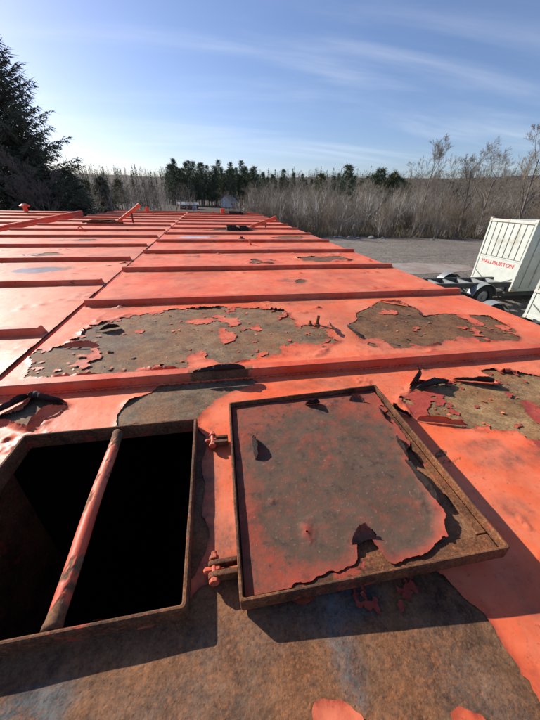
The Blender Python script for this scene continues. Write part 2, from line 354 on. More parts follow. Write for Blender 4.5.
# ------------------------------------------------------------------ tank roofs
XL, XR = -0.745, 1.696             # main tank
Y0, Y1 = -0.72, 12.05
RIB0, PITCH = 0.897, 0.881         # front foot of the rib behind the hatch, rib spacing
HX0, HX1, HY0, HY1 = -0.507, -0.074, 0.2236, 0.668     # hatch coaming, outside
def dish(x, y):                     # slight oil-canning of the plate between ribs
    return 0.0035 * (fbm(x, y, 1.6, 5, 3) - 0.5) * 2 - 0.002
BARE = dict(
 N=[(-0.9, -0.72), (-0.76, 0.10), (-0.511, 0.273), (-0.315, 0.239), (-0.132, 0.225), (-0.067, 0.267), (-0.034, 0.282), (0.002, 0.268), (0.102, 0.217), (0.184, 0.228), (0.286, 0.228), (0.36, 0.207), (0.393, 0.151), (0.389, 0.106), (0.396, 0.059), (0.401, -0.021), (0.42, -0.3), (0.35, -0.72)],
 R=[(0.566, 0.699), (0.658, 0.762), (0.736, 0.79), (0.831, 0.769), (0.91, 0.745), (0.963, 0.717), (0.993, 0.817), (1.092, 0.803), (1.18, 0.747), (1.35, 0.667), (1.2, 0.42), (0.955, 0.345), (0.831, 0.39), (0.81, 0.442), (0.838, 0.516), (0.731, 0.524), (0.694, 0.538), (0.651, 0.558), (0.622, 0.585), (0.55, 0.591)],
 M1=[(-0.691, 1.003), (-0.725, 1.23), (-0.625, 1.263), (-0.642, 1.49), (-0.5, 1.568), (-0.287, 1.668), (-0.095, 1.68), (0.193, 1.665), (0.387, 1.59), (0.413, 1.358), (0.567, 1.339), (0.548, 1.181), (0.446, 1.071), (0.322, 1.025), (0.176, 1.019), (0.079, 1.03), (-0.117, 1.024), (-0.298, 1.003), (-0.464, 0.984), (-0.593, 0.982)],
 M2=[(0.655, 1.302), (0.792, 1.492), (1.022, 1.668), (1.166, 1.554), (1.125, 1.404), (1.288, 1.434), (1.519, 1.356), (1.502, 1.195), (1.432, 1.066), (1.391, 1.037), (1.187, 1.053), (1.039, 1.073), (0.92, 1.036), (0.787, 1.035), (0.693, 1.038), (0.633, 1.148)],
 L=[(-0.668, 0.761), (-0.63, 0.781), (-0.589, 0.811), (-0.583, 0.868), (-0.461, 0.816), (-0.51, 0.79), (-0.529, 0.727), (-0.599, 0.755)],
 T=[(-0.309, 0.723), (-0.307, 0.759), (-0.291, 0.8), (-0.23, 0.862), (-0.2, 0.92), (0.09, 0.92), (0.125, 0.865), (-0.025, 0.782), (-0.085, 0.70), (-0.297, 0.69)],
 H=[(-0.09, 0.26), (-0.055, 0.27), (-0.040, 0.33), (-0.058, 0.40), (-0.050, 0.47), (-0.062, 0.52), (-0.056, 0.62), (-0.09, 0.67)],
 D1=[(0.303, 3.005), (0.392, 3.157), (0.578, 3.146), (0.67, 2.982), (0.533, 2.893), (0.36, 2.904)],
 D2=[(0.868, 3.187), (1.148, 3.293), (1.402, 3.28), (1.441, 3.042), (1.215, 2.949), (0.904, 2.968)],
 D3=[(0.596, 2.236), (0.668, 2.293), (0.698, 2.227), (0.642, 2.142), (0.589, 2.147)],
 S1=[(0.9, 4.933), (1.187, 5.134), (1.492, 5.005), (1.339, 4.753), (1.022, 4.751)],
 S2=[(-0.2, 5.9), (0.2, 6.2), (0.9, 6.05), (0.6, 5.75)])
TINT = dict(N=(0.178, 0.102, 0.060), R=(0.28, 0.190, 0.098), M1=(0.205, 0.150, 0.098), M2=(0.140, 0.086, 0.052), L=(0.19, 0.145, 0.10), T=(0.185, 0.150, 0.105))
AMP = dict(N=0.05, R=0.045, M1=0.11, M2=0.055, L=0.02, T=0.03, H=0.045)

def tensor(xs, ys, keep=None):
    X, Y = np.meshgrid(xs, ys, indexing='ij'); ny = len(ys)
    I = (np.arange(len(xs) - 1)[:, None] * ny + np.arange(ny - 1)[None])
    F = np.stack([I, I + ny, I + ny + 1, I + 1], -1)
    if keep is not None: F = F[keep(X[:-1, :-1] * .5 + X[1:, 1:] * .5, Y[:-1, :-1] * .5 + Y[1:, 1:] * .5)]
    return X, Y, F.reshape(-1, 4)

tankA = empty('storage_tank', (0, 0, RZ))
tag(tankA, 'orange steel tank roof with an open rusty hatch and large peeled patches', 'tank', 'orange steel tanks parked side by side')
# bare steel under the paint
xs = np.unique(np.r_[np.arange(XL, XR, 0.014), XR, HX0 + 0.006, HX1 - 0.006]); ys = np.unique(np.r_[np.arange(Y0, 2.7, 0.014), np.arange(2.7, Y1, 0.07), Y1, HY0 + 0.006, HY1 - 0.006])
X, Y, F = tensor(xs, ys, lambda x, y: ~((x > HX0 + 0.006) & (x < HX1 - 0.006) & (y > HY0 + 0.006) & (y < HY1 - 0.006)))
tint = np.zeros(X.shape + (3,)) + np.array((0.14, 0.09, 0.06)); 
for k, tcol in TINT.items():
    w = np.clip(0.5 - (sdf(BARE[k], X, Y) - 0.06) / 0.1, 0, 1)[..., None]; tint = tint * (1 - w) + np.array(tcol) * w
# bluish-grey scale spots near the hatch
for (cx, cy, rx, ry, a) in ((-0.265, 0.155, 0.045, 0.025, 1), (0.15, 0.15, 0.018, 0.06, 0.9), (0.02, 0.19, 0.10, 0.03, 0.25), (-0.1, 0.12, 0.12, 0.04, 0.2), (0.30, 0.10, 0.05, 0.06, 0.2), (0.17, 0.20, 0.07, 0.03, 0.5), (-0.5, 1.3, 0.2, 0.1, 0.4), (0.19, 0.21, 0.05, 0.03, 0.5)):
    d = ((X - cx) / rx) ** 2 + ((Y - cy) / ry) ** 2 + 1.6 * (fbm(X, Y, 30, 2, 3) - 0.5)
    w = (np.clip(1.5 - d, 0, 1) * a)[..., None]; tint = tint * (1 - w) + np.array((0.115, 0.125, 0.13)) * w
grime = (0.72 + 0.56 * fbm(X, Y, 4, 9, 5, 0.6))[..., None]; tint = tint * grime
V = np.c_[X.ravel(), Y.ravel(), (dish(X, Y) + 0.0009 * (fbm(X, Y, 22, 6, 3) - 0.5)).ravel()]
link('roof_plate', mesh_np('roof_plate', V, F, True, {'tint': tint.reshape(-1, 3)}), M['steel'], tankA)

def paint_sheet(parent, x0, x1, y0, y1, cell, polys, mat, base=None, hole=None, lift=1.0, chips=0.0, seed=0, zoff=0.0014, amp=AMP, islands=True, dirt=None, name='paint_layer', stains=(), wets=(), keep_polys=(), ribdirt=0.0):
    nx = max(2, int(round((x1 - x0) / cell)) + 1); ny = max(2, int(round((y1 - y0) / cell)) + 1)
    xs = np.linspace(x0, x1, nx); ys = np.linspace(y0, y1, ny); X, Y, F = tensor(xs, ys)
    old = np.zeros(X.shape); f = np.full(X.shape, 0.5); n_lo = fbm(X, Y, 9, seed + 1, 5, 0.55) - 0.5; n_hi = fbm(X, Y, 45, seed + 2, 4, 0.6) - 0.5; n_mid = fbm(X, Y, 20, seed + 3, 5, 0.6)
    for k, P in polys.items():
        s = sdf(P, X, Y)
        if s.min() > 0.15: continue
        a = amp.get(k, 0.05); g = s + a * n_lo + 0.012 * n_hi
        if islands and k in ('M1', 'M2', 'R', 'N', 'D1', 'D2'):
            dens = dict(M1=0.70, M2=0.68, R=0.68, N=0.80, D1=0.6, D2=0.6)[k]
            band = np.clip(1 + s / (0.16 if k == 'M1' else 0.10), 0.0, 1); fr = fbm(X, Y, 42, seed + 4, 4, 0.62)
            big = fbm(X, Y, 7.5, seed + 21, 6, 0.58)
            fr2 = fbm(X, Y, 60, seed + 6, 4, 0.68); wide = np.clip((X - 0.05) / 0.3, 0, 1) if k == 'M1' else 0
            isl = np.maximum((big + 0.04 * band - dict(M1=0.66, M2=0.62, R=0.645, N=0.9).get(k, 0.62)) * 0.10, (0.5 * fr + 0.5 * fr2 + 0.12 * np.clip(1 + s / (0.07 if k == 'M1' else 0.06), 0, 1) + 0.03 * wide - 0.665) * 0.03 if k in ('M1', 'R') else -1)
            old = np.where((isl > g) & (s < -0.01), (0.15 if k != 'R' else 0.9), old)
            g = np.maximum(g, isl)
        f = np.minimum(f, g)
    for Kp, ko in keep_polys:
        kf = np.minimum(-sdf(Kp, X, Y) + (0.05 if ko > 0.5 else 0.02) * n_lo + 0.008 * n_hi, (0.56 - n_mid) * 0.05 if ko > 0.5 else 1.0) - (0.012 * np.abs(np.sin(X * 190 + 9 * n_lo) * np.sin(Y * 170 + 9 * n_hi)) if ko > 0.5 else 0); old = np.where(kf > f, ko, old); f = np.maximum(f, kf)
    if chips: f = np.minimum(f, (chips - fbm(X, Y, 14, seed + 5, 5, 0.6)) * 0.10)
    if hole is not None: f = np.minimum(f, hole(X, Y))
    gx, gy = np.gradient(f, xs, ys); gg = np.maximum(np.hypot(gx, gy), 0.25)
    fc = (f[:-1, :-1] + f[1:, :-1] + f[:-1, 1:] + f[1:, 1:]) * 0.25
    keep = (fc > 0).ravel(); F = F[keep]
    cnt = np.bincount(F.ravel(), minlength=X.size).reshape(X.shape); full = np.full(X.shape, 4); full[0, :] = full[-1, :] = 2; full[:, 0] = full[:, -1] = 2
    bnd = (cnt > 0) & (cnt < full)
    step = np.where(bnd, np.clip(f / gg, -0.75 * cell, 0.75 * cell), 0)
    PX = X - step * gx / gg; PY = Y - step * gy / gg
    inner = np.ones(X.shape, bool); inner[0, :] = inner[-1, :] = False; PX = np.where(inner, PX, X); inner[:] = True; inner[:, 0] = inner[:, -1] = False; PY = np.where(inner, PY, Y)
    fe = np.maximum(f, 0)
    A = np.clip((fbm(X, Y, 6, seed + 7, 3) - 0.42) / 0.3, 0, 1) ** 1.5 * 0.014 * lift * (1 - 0.8 * (old > 0)) + 0.0010
    w = 0.016 + 0.02 * fbm(X, Y, 5, seed + 8, 2)
    e = np.clip(1 - fe / w, 0, 1)
    Z = (base(X, Y) if base else 0) + zoff + A * e ** 2 + 0.0008 * (fbm(X, Y, 30, seed + 9, 3) - 0.5)
    blister = np.clip((fbm(X, Y, 3.5, seed + 11, 3) - 0.6) / 0.2, 0, 1) * 0.0022 * lift; Z = Z + blister
    at = {'edge': np.clip(1 - fe / 0.02, 0, 1).ravel() ** 1.5}
    if old.max() > 0: at['old'] = old.ravel()
    for nm, lst in (('stain', stains), ('wet', wets)):
        acc = np.zeros(X.shape)
        for (cx, cy, rx, ry, a) in lst:
            if not (y0 - ry * 2 < cy < y1 + ry * 2): continue
            d = np.hypot((X - cx) / rx, (Y - cy) / ry) + (1.1 if nm == 'stain' else 0.5) * (fbm(X, Y, 0.9 / min(rx, ry), seed + 13, 5, 0.65) - 0.5)
            acc = np.maximum(acc, np.clip((1 - d) / (0.5 if nm == 'stain' else 0.18), 0, 1) * a)
        if nm == 'stain' and ribdirt:
            q = fbm(X, Y, 7, seed + 15, 5, 0.65); run = fbm(X, Y * 0.25, 22, seed + 16, 3)
            acc = np.maximum(acc, np.clip(1 - (y1 - Y) / (0.015 + 0.11 * np.clip(q - 0.35, 0, 1)), 0, 1) * ribdirt)
            acc = np.maximum(acc, np.clip(1 - (Y - y0 - 0.03) / (0.02 + 0.5 * np.clip(run - 0.52, 0, 1)), 0, 1) * ribdirt * 0.8)
        if acc.max() > 0: at[nm] = acc.ravel()
    if dirt is not None: at['dirt'] = dirt(X, Y).ravel()
    V = np.c_[PX.ravel(), PY.ravel(), Z.ravel()]
    used = np.unique(F); remap = np.full(len(V), -1); remap[used] = np.arange(len(used))
    me = mesh_np(name, V[used], remap[F], True, {k: v[used] for k, v in at.items()})
    return link(name, me, mat, parent)

ST_A = [(-0.02, 5.0, 0.16, 0.17, .9), (0.3, 7.9, 0.7, 0.2, .8), (-0.1, 4.05, 0.14, 0.07, .8), (1.15, 3.85, .25, .1, .8), (0.8, 3.95, .2, .06, .7), (-0.2, 3.35, .12, .06, .8), (0.2, 3.4, .12, .06, .6), (1.0, 7.0, .35, .12, .8), (0.55, 2.25, .1, .05, .7), (-0.3, 2.4, .25, .05, .35), (1.1, 2.45, .3, .05, .35), (0.2, 8.8, .5, .1, .6), (-0.2, 5.95, .3, .1, .7), (1.35, 5.0, .3, .15, .8), (-0.5, 1.72, 0.2, 0.05, 0.4), (0.55, 1.7, 0.3, 0.05, 0.4), (0.9, 1.2, .5, .3, .25)]
hatch_hole = lambda X, Y: rrect(X, Y, HX0 + 0.004, HX1 - 0.004, HY0 + 0.004, HY1 - 0.004, 0.03)
paint_sheet(tankA, XL, XR, Y0, RIB0 + 0.02, 0.0042, BARE, M['paint'], dish, hatch_hole, 1.0, 0.83, 1, keep_polys=[([(0.175, 0.20), (0.20, 0.24), (0.31, 0.24), (0.315, 0.20), (0.26, 0.178)], 0.9), ([(0.086, 0.106), (0.105, 0.110), (0.125, 0.101), (0.148, 0.088), (0.156, 0.05), (0.10, 0.03), (0.078, 0.06)], 0.1), ([(0.255, 0.072), (0.275, 0.074), (0.30, 0.06), (0.31, 0.02), (0.25, 0.02)], 0.1)], stains=[(-0.045, 0.45, 0.035, 0.25, 0.75), (-0.01, 0.33, 0.03, 0.08, 0.7), (0.75, 0.42, 0.16, 0.04, 0.6), (0.66, 0.47, 0.10, 0.03, 0.6), (0.60, 0.30, 0.05, 0.04, 0.5), (0.50, 0.12, 0.08, 0.1, 0.35), (-0.65, 0.6, .1, .12, .4), (0.35, 0.82, 0.2, 0.04, 0.5)], ribdirt=0.8)
for i in range(13):
    ya = RIB0 + 0.02 + PITCH * i; yb = min(ya + PITCH, Y1)
    paint_sheet(tankA, XL, XR, ya, yb, 0.0075 if i == 0 else 0.016 if i < 3 else 0.045, BARE, M['paint'], dish, None, 1.0 if i < 3 else 0.3, 0.83 if i == 0 else 0.80, 10 + i, ribdirt=0.8, stains=ST_A, wets=[(-0.26, 4.98, 0.24, 0.13, 1.0)])

# ribs: folded hat section welded across the roof
def rib_mesh(length, bare=None, n=2, miter=0.0):
    prof = [(0.0, -0.006), (0.004, 0.0285), (0.009, 0.0335), (0.043, 0.0335), (0.048, 0.0285), (0.052, -0.006)]
    xs = np.linspace(0, length, n); k = len(prof); V = []; B = []
    for i, x in enumerate(xs):
        for (y, z) in prof:
            xx = x
            if miter and i == 0: xx = x + (0.022 * max(z, 0) / 0.0335) * (1 if miter > 0 else -1)
            if i == n - 1: xx = x - 0.014 * max(z, 0) / 0.0335
            wob = 0.0016 * (fbm(x, y * 9, 3.0, 3, 3) - 0.5) if n > 2 else 0
            V.append((xx, y + wob, z + wob)); B.append(bare(x, y, z) if bare else 0)
    F = [[i * k + j, (i + 1) * k + j, (i + 1) * k + j + 1, i * k + j + 1] for i in range(n - 1) for j in range(k - 1)]
    me = bpy.data.meshes.new('rib'); me.from_pydata(V, [], F + [list(range(k)), [(n - 1) * k + j for j in range(k)][::-1]]); me.update()
    bm = bmesh.new(); bm.from_mesh(me); bmesh.ops.recalc_face_normals(bm, faces=bm.faces); bm.to_mesh(me); bm.free()
    at = me.attributes.new('bare', 'FLOAT', 'POINT'); at.data.foreach_set('value', np.array(B, np.float32))
    return me
def bare0(x, y, z):
    xw = x + XL; d = abs(xw - 0.0) - 0.115 + 0.10 * (fbm(xw, y * 6, 14, 1, 4) - 0.5)
    b = 1.0 if d < 0 and y < 0.03 else 0.0
    return b
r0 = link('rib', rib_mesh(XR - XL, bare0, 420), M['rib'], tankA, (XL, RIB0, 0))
tag(r0, 'peeling rib directly behind the open hatch')
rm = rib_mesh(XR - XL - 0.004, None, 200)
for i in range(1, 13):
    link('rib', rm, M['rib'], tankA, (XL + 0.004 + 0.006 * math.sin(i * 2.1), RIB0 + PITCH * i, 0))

rw = np.random.RandomState(8); V = []; nbd = 420
for i in range(nbd + 1): V.append((XL + 0.01 + (XR - XL - 0.02) * i / nbd, -0.002 + 0.0016 * rw.randn(), 0.001 + 0.0005 * rw.randn()))
wb = MB().tube(V, [0.0042 + 0.0012 * math.sin(i * 1.9) + 0.0006 * rw.randn() for i in range(nbd + 1)], 5).mesh('weld_bead')
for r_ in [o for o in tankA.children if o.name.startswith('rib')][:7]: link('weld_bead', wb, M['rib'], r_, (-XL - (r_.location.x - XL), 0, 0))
# tank body below the roof
def tank_body(parent, x0, x1, y0, y1, mat):
    mb = MB(); t = 0.02
    z1 = -0.012
    mb.box(x0, x0 + t, y0, y1, -RZ, z1); mb.box(x1 - t, x1, y0, y1, -RZ, z1); mb.box(x0 + t, x1 - t, y0, y0 + t, -RZ, z1); mb.box(x0 + t, x1 - t, y1 - t, y1, -RZ, z1)
    mb.build('wall', mat, parent)
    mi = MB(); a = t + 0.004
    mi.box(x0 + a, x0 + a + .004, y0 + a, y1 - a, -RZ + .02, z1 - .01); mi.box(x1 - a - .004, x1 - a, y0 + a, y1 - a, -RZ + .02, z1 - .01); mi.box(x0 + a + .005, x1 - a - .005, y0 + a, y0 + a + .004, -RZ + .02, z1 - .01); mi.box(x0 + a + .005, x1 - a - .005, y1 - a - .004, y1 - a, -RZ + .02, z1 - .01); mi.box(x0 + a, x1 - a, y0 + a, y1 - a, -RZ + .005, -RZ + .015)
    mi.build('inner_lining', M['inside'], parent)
    fr = MB()                       # rolled edge angle round the roof, tucked just below the plate
    fr.box(x0 + 0.004, x1 - 0.004, y1 - 0.03, y1 + 0.012, -0.07, -0.006); fr.box(x1 - 0.03, x1 + 0.010, y0, y1, -0.075, -0.006); fr.box(x0 - 0.001, x0 + 0.03, y0, y1, -0.075, -0.006)
    fr.build('edge_angle', mat, parent)
tank_body(tankA, XL, XR, Y0, Y1, M['paint_c'])

# hatch coaming (rounded rectangle of flat bar)
def rr_loop(x0, x1, y0, y1, r, n=6):
    out = []
    for (cx, cy, a0) in ((x1 - r, y1 - r, 0), (x0 + r, y1 - r, 90), (x0 + r, y0 + r, 180), (x1 - r, y0 + r, 270)):
        for i in range(n + 1):
            a = R(a0 + 90 * i / n); out.append((cx + r * math.cos(a), cy + r * math.sin(a)))
    return out
def frame_ring(x0, x1, y0, y1, r, t, z0, z1, sub=5, wob=0.0015, n=7):
    def dens(L):
        o = []
        for i in range(len(L)):
            a, b = Vector(L[i]), Vector(L[(i + 1) % len(L)]); k = max(1, int((b - a).length / 0.018))
            o += [tuple(a.lerp(b, j / k)) for j in range(k)]
        return o
    outer = rr_loop(x0, x1, y0, y1, r, n); c = Vector(((x0 + x1) / 2, (y0 + y1) / 2))
    inner = rr_loop(x0 + t, x1 - t, y0 + t, y1 - t, max(r - t, 0.004), n)
    oo, ii = [], []
    for i in range(len(outer)):
        a, b = Vector(outer[i]), Vector(outer[(i + 1) % len(outer)]); p, q = Vector(inner[i]), Vector(inner[(i + 1) % len(inner)])
        k = max(1, int((b - a).length / 0.018))
        for j in range(k): oo.append(a.lerp(b, j / k)); ii.append(p.lerp(q, j / k))
    V, F = [], []; N = len(oo); bv = min(0.003, t * 0.3)
    prof = []
    for s in range(N):
        o, i_ = oo[s], ii[s]; d = (o - i_); L = d.length; d = d / L
        w = wob * (fbm(s * 0.13, 2.0, 1.0, 4, 3) - 0.5) * 2; w2 = wob * (fbm(s * 0.21, 7.0, 1.0, 5, 3) - 0.5) * 2
        o = o + d * w; i_ = i_ + d * w2; zt = z1 + w
        for (p, z) in ((o, z0), (o, zt - bv), (o - d * bv, zt), (i_ + d * bv, zt), (i_, zt - bv), (i_, z0)):
            V.append((p.x, p.y, z))
    for s in range(N):
        a, b = s * 6, ((s + 1) % N) * 6
        for j in range(6): F.append([a + j, b + j, b + (j + 1) % 6, a + (j + 1) % 6][::-1])
    mb = MB(); mb.add(V, F); return mb
coam = frame_ring(HX0, HX1, HY0, HY1, 0.009, 0.0085, -0.012, 0.029).build('hatch_coaming', M['iron'], tankA, smooth=False)
# bar across the hatch opening
mb = MB(); pts = []; rad = []
for i in range(60):
    t_ = i / 59; pts.append((-0.2815 + 0.013 * (1 - t_) + 0.001 * math.sin(t_ * 9), HY0 + 0.0115 + (HY1 - HY0 - 0.023) * t_, 0.013 + 0.0015 * math.sin(t_ * 5)))
    rad.append(0.0128 + 0.0016 * (fbm(t_ * 9, 1.0, 1, 2, 3) - 0.5) + (0.0012 if t_ < 0.03 or t_ > 0.97 else 0))
mb.tube(pts, rad, 20)
bar = mb.build('crossbar', M['bar'], tankA, smooth=True)
vb = np.empty(len(bar.data.vertices) * 3, np.float32); bar.data.vertices.foreach_get('co', vb); vb = vb.reshape(-1, 3)
bb = ((vb[:, 1] < 0.262 + 0.05 * (fbm(vb[:, 0], vb[:, 1], 30, 3, 3) - .5)) | (vb[:, 1] > 0.57 + 0.16 * (fbm(vb[:, 0], vb[:, 1], 26, 4, 4) - .5)) | (fbm(vb[:, 0] * 2, vb[:, 1], 40, 5, 4) > 0.64)).astype(np.float32)
at = bar.data.attributes.new('bare', 'FLOAT', 'POINT'); at.data.foreach_set('value', bb)

MB().box(-0.545, -0.535, 0.20, 0.62, -0.55, -0.03).build('inner_baffle', M['iron'], tankA); MB().box(-0.535, -0.33, 0.245, 0.255, -0.60, -0.10).build('inner_baffle', M['iron'], tankA)
# ---- curled paint flaps -------------------------------------------------
def flap(parent, p0, p1, width, curl, mat, seed=0, n=56, k=12, jag=0.8, z=0.002, start=0.15, name='paint_flake', taper=True):
    """sheet hinged along p0-p1, rising to the left of that line and rolling up by curl radians"""
    a, b = Vector((*p0, z)), Vector((*p1, z)); L = (b - a).length; t = (b - a) / L; nrm = Vector((-t.y, t.x, 0)); V = []
    for i in range(n + 1):
        u = i / n; prof = (math.sin(math.pi * min(max(u, 0.001), 0.999)) ** 0.45) if taper else 1.0
        w = width * prof * (1 - jag * 0.8 + jag * 1.6 * float(fbm(u * 6, 1.0, 1.0, seed, 5, 0.72))) + 0.002
        ws = width * prof * (1 - jag * 0.8 + jag * 1.6 * float(fbm(u * 2.2, 1.0, 1.0, seed, 2))) + 0.002
        c = curl * (0.6 + 0.8 * float(fbm(u * 3, 5.0, 1.0, seed + 3, 2))); pos = Vector((0, 0)); ang = start
        hz = 0.006 * (float(fbm(u * 5, 9.0, 1.0, seed + 6, 3)) - 0.5)
        for j in range(k + 1):
            v_ = j / k; jt = 0.0030 * v_ * (float(fbm(u * 14, v_ * 4, 1.0, seed + 8, 3, 0.6)) - 0.5) * 2
            base = a + t * (L * u + jt * 1.5) + nrm * (pos.x + hz + jt)
            V.append((base.x, base.y, max(z + pos.y + jt * 1.4, 0.0012)))
            bl = min(max((j / k - 0.62) / 0.38, 0), 1); s = (ws * (1 - bl) + w * bl) / k; ang = start + c * (j / k); pos = pos + Vector((math.cos(ang), math.sin(ang))) * s
    I = np.arange(n)[:, None] * (k + 1) + np.arange(k)[None]
    F = np.stack([I, I + k + 1, I + k + 2, I + 1], -1).reshape(-1, 4)
    V = np.array(V); ed = np.tile(np.linspace(0, 1, k + 1) ** 3, n + 1)
    return link(name, mesh_np(name, V, F, True, {'edge': ed, 'dirt': np.full(len(V), 0.8)}), mat, parent)
P = M['paint']
flap(tankA, (0.085, 0.905), (-0.095, 0.902), 0.030, 2.6, P, 1, z=0.0342, start=0.4, jag=0.9)           # roll lifted off the rib
flap(tankA, (0.80, 0.765), (0.66, 0.745), 0.040, 2.9, P, 2, z=0.003)
flap(tankA, (0.70, 0.805), (0.645, 0.765), 0.065, 1.9, P, 12, z=0.003, start=0.5)
flap(tankA, (0.965, 0.735), (0.83, 0.775), 0.032, 1.8, P, 3, z=0.003, start=0.4)
flap(tankA, (0.56, 0.588), (0.69, 0.545), 0.028, 2.0, P, 4, z=0.003, start=0.3)
flap(tankA, (0.555, 0.605), (0.52, 0.66), 0.035, 1.6, P, 14, z=0.003, start=0.3)
flap(tankA, (-0.475, 0.835), (-0.60, 0.878), 0.038, 2.6, P, 5, z=0.003, start=0.3)
flap(tankA, (-0.60, 0.880), (-0.66, 0.79), 0.034, 2.2, P, 15, z=0.003, start=0.3)
flap(tankA, (-0.53, 0.725), (-0.462, 0.806), 0.03, 0.9, P, 25, z=0.003, start=0.15)
flap(tankA, (-0.645, 1.235), (-0.50, 1.225), 0.03, 0.9, P, 6, z=0.003, start=0.35)
flap(tankA, (-0.47, 1.44), (-0.55, 1.40), 0.045, 1.0, P, 7, z=0.003, start=0.35)
flap(tankA, (0.655, 1.16), (0.645, 1.30), 0.030, 1.6, P, 8, z=0.003, start=0.3)
flap(tankA, (1.02, 1.665), (1.15, 1.56), 0.03, 1.3, P, 18, z=0.003, start=0.3)
flap(tankA, (0.56, 1.20), (0.57, 1.335), 0.035, 1.4, P, 9, z=0.003, start=0.35)
flap(coam, (-0.115, HY0 + 0.012), (-0.21, HY0 + 0.012), -0.018, 1.0, M['iron'], 21, z=0.020, start=1.3, name='loose_scale')
flap(coam, (-0.39, HY0 + 0.012), (-0.47, HY0 + 0.012), -0.014, 1.0, M['iron'], 22, z=0.022, start=1.2, name='loose_scale')

# ---- hinged lid, turned over on the roof ---------------------------------
LW, LD, LH = 0.466, 0.504, 0.028
lid = empty('hatch_lid', (0.0054, 0.217, 0.0038), (0, R(-3.2), R(-1.3))); lid.parent = tankA
tag(lid, 'rusty square lid tipped open beside its hatch')
frame_ring(0, LW, 0, LD, 0.005, 0.0062, 0.0, LH, n=2, wob=0.0012).build('rim', M['iron'], lid)
X, Y, F = tensor(np.linspace(0.004, LW - 0.004, 60), np.linspace(0.004, LD - 0.004, 60))
ti = np.zeros(X.shape + (3,)) + np.array((0.20, 0.125, 0.078)); ti *= (0.7 + 0.6 * fbm(X, Y, 14, 3, 4))[..., None]
link('plate', mesh_np('lid_plate', np.c_[X.ravel(), Y.ravel(), np.full(X.size, 0.006)], F, True, {'tint': ti.reshape(-1, 3)}), M['steel'], lid)
mb = MB(); mb.box(0.004, LW - 0.004, 0.004, LD - 0.004, 0.001, 0.004); mb.build('underside', M['paint_c'], lid)
# flat bar seat along the front and right sides
mb = MB(); mb.box(0.010, LW - 0.010, 0.0095, 0.036, 0.0065, 0.0125); mb.box(LW - 0.030, LW - 0.0095, 0.0375, LD - 0.012, 0.0065, 0.0125)
mb.build('seat_bar', M['iron'], lid, bevel=0.0015)
lp = dict(edge=[(0.03, -0.05), (0.035, -0.02), (0.09, 0.012), (0.16, 0.016), (0.20, 0.026), (0.215, 0.060), (0.245, 0.064), (0.26, 0.026), (0.33, 0.018), (0.385, 0.030), (0.402, 0.08), (0.414, 0.14), (0.402, 0.20), (0.434, 0.27), (0.448, 0.40), (0.452, 0.52), (0.6, 0.52), (0.6, -0.05)])
def lid_dirt(X, Y):
    d = np.hypot((X - 0.225) / 0.20, (Y - 0.215) / 0.225) + 0.45 * (fbm(X, Y, 9, 4, 4) - 0.5)
    return np.clip((1.24 - d) / 0.36, 0.48, 1)
paint_sheet(lid, 0.009, LW - 0.012, 0.012, LD - 0.010, 0.003, lp, M['lid_paint'], None, None, 0.9, 0.80, 40, 0.0136, {'edge': 0.03}, False, lid_dirt, name='paint_layer')
Q = M['lid_paint']
flap(lid, (0.205, 0.058), (0.255, 0.062), 0.022, 1.0, Q, 32, z=0.0145, start=0.25, jag=0.5)
flap(lid, (0.405, 0.10), (0.400, 0.215), 0.030, 2.2, Q, 33, z=0.0145, start=0.6)
flap(lid, (0.412, 0.215), (0.418, 0.29), 0.028, 1.8, Q, 34, z=0.0145, start=0.5)
flap(lid, (0.055, 0.285), (0.055, 0.36), -0.03, -1.3, Q, 35, z=0.0145, start=-0.5)
flap(lid, (0.27, 0.463), (0.225, 0.465), 0.026, 1.7, Q, 37, z=0.0145, start=0.5)
flap(lid, (0.36, 0.455), (0.40, 0.44), 0.024, 1.2, Q, 38, z=0.0145, start=0.4)
flap(lid, (0.432, 0.345), (0.432, 0.41), 0.02, 1.2, Q, 39, z=0.0145, start=0.4)

# hinges
def hexn(r): return [(r * math.cos(R(60 * i)), r * math.sin(R(60 * i))) for i in range(6)]
def hinge(y, front):
    h = empty('hinge', (-0.038, y, 0.0)); h.parent = tankA; h_root = h
    mb = MB()
    K = 1.0 if front else 0.85
    for (ya, yb, hh) in ((-0.019, -0.010, 0.024), (0.001, 0.009, 0.021)):
        prof = [(0.044, 0.003), (0.044, hh * K)] + [(0.008 + 0.014 * math.cos(R(90 + 22.5 * i)) * K, 0.016 * K + (hh - 0.016) * K * math.sin(R(90 + 22.5 * i))) for i in range(5)] + [(-0.006 * K, 0.004)]
        mb.prism([(x_, z_) for x_, z_ in prof], yb - ya, Matrix(((1, 0, 0, 0), (0, 0, -1, yb), (0, 1, 0, 0), (0, 0, 0, 1))))
    mb.build('bracket', M['iron'], h_root, bevel=0.0018, segs=2)
    pr = [(-0.022 * 1 + 0.0, 0)]
    Mx = Matrix.Translation((0.004, -0.0265, 0.015)) @ Matrix.Rotation(R(-90), 4, 'X')
    mb = MB(); mb.tube([(0.004, -0.024, 0.015), (0.004, 0.024, 0.015)], 0.0050, 12); mb.build('bolt', M['bolt'], h, smooth=False)
    mb = MB(); mb.prism(hexn(0.0092), 0.007, Mx); mb.build('bolt_head', M['bolt'], h, bevel=0.001)
    mb = MB(); mb.prism(hexn(0.0088), 0.007, Matrix.Translation((0.004, 0.0105, 0.015)) @ Matrix.Rotation(R(-90), 4, 'X')); mb.build('nut', M['bolt'], h, bevel=0.001)
    mb = MB(); mb.box(-0.014, 0.016, -0.0095, 0.0005, 0.001, 0.019); mb.build('foot_plate', M['bolt'], h, bevel=0.003)
hinge(0.283, True); hinge(0.592, False)

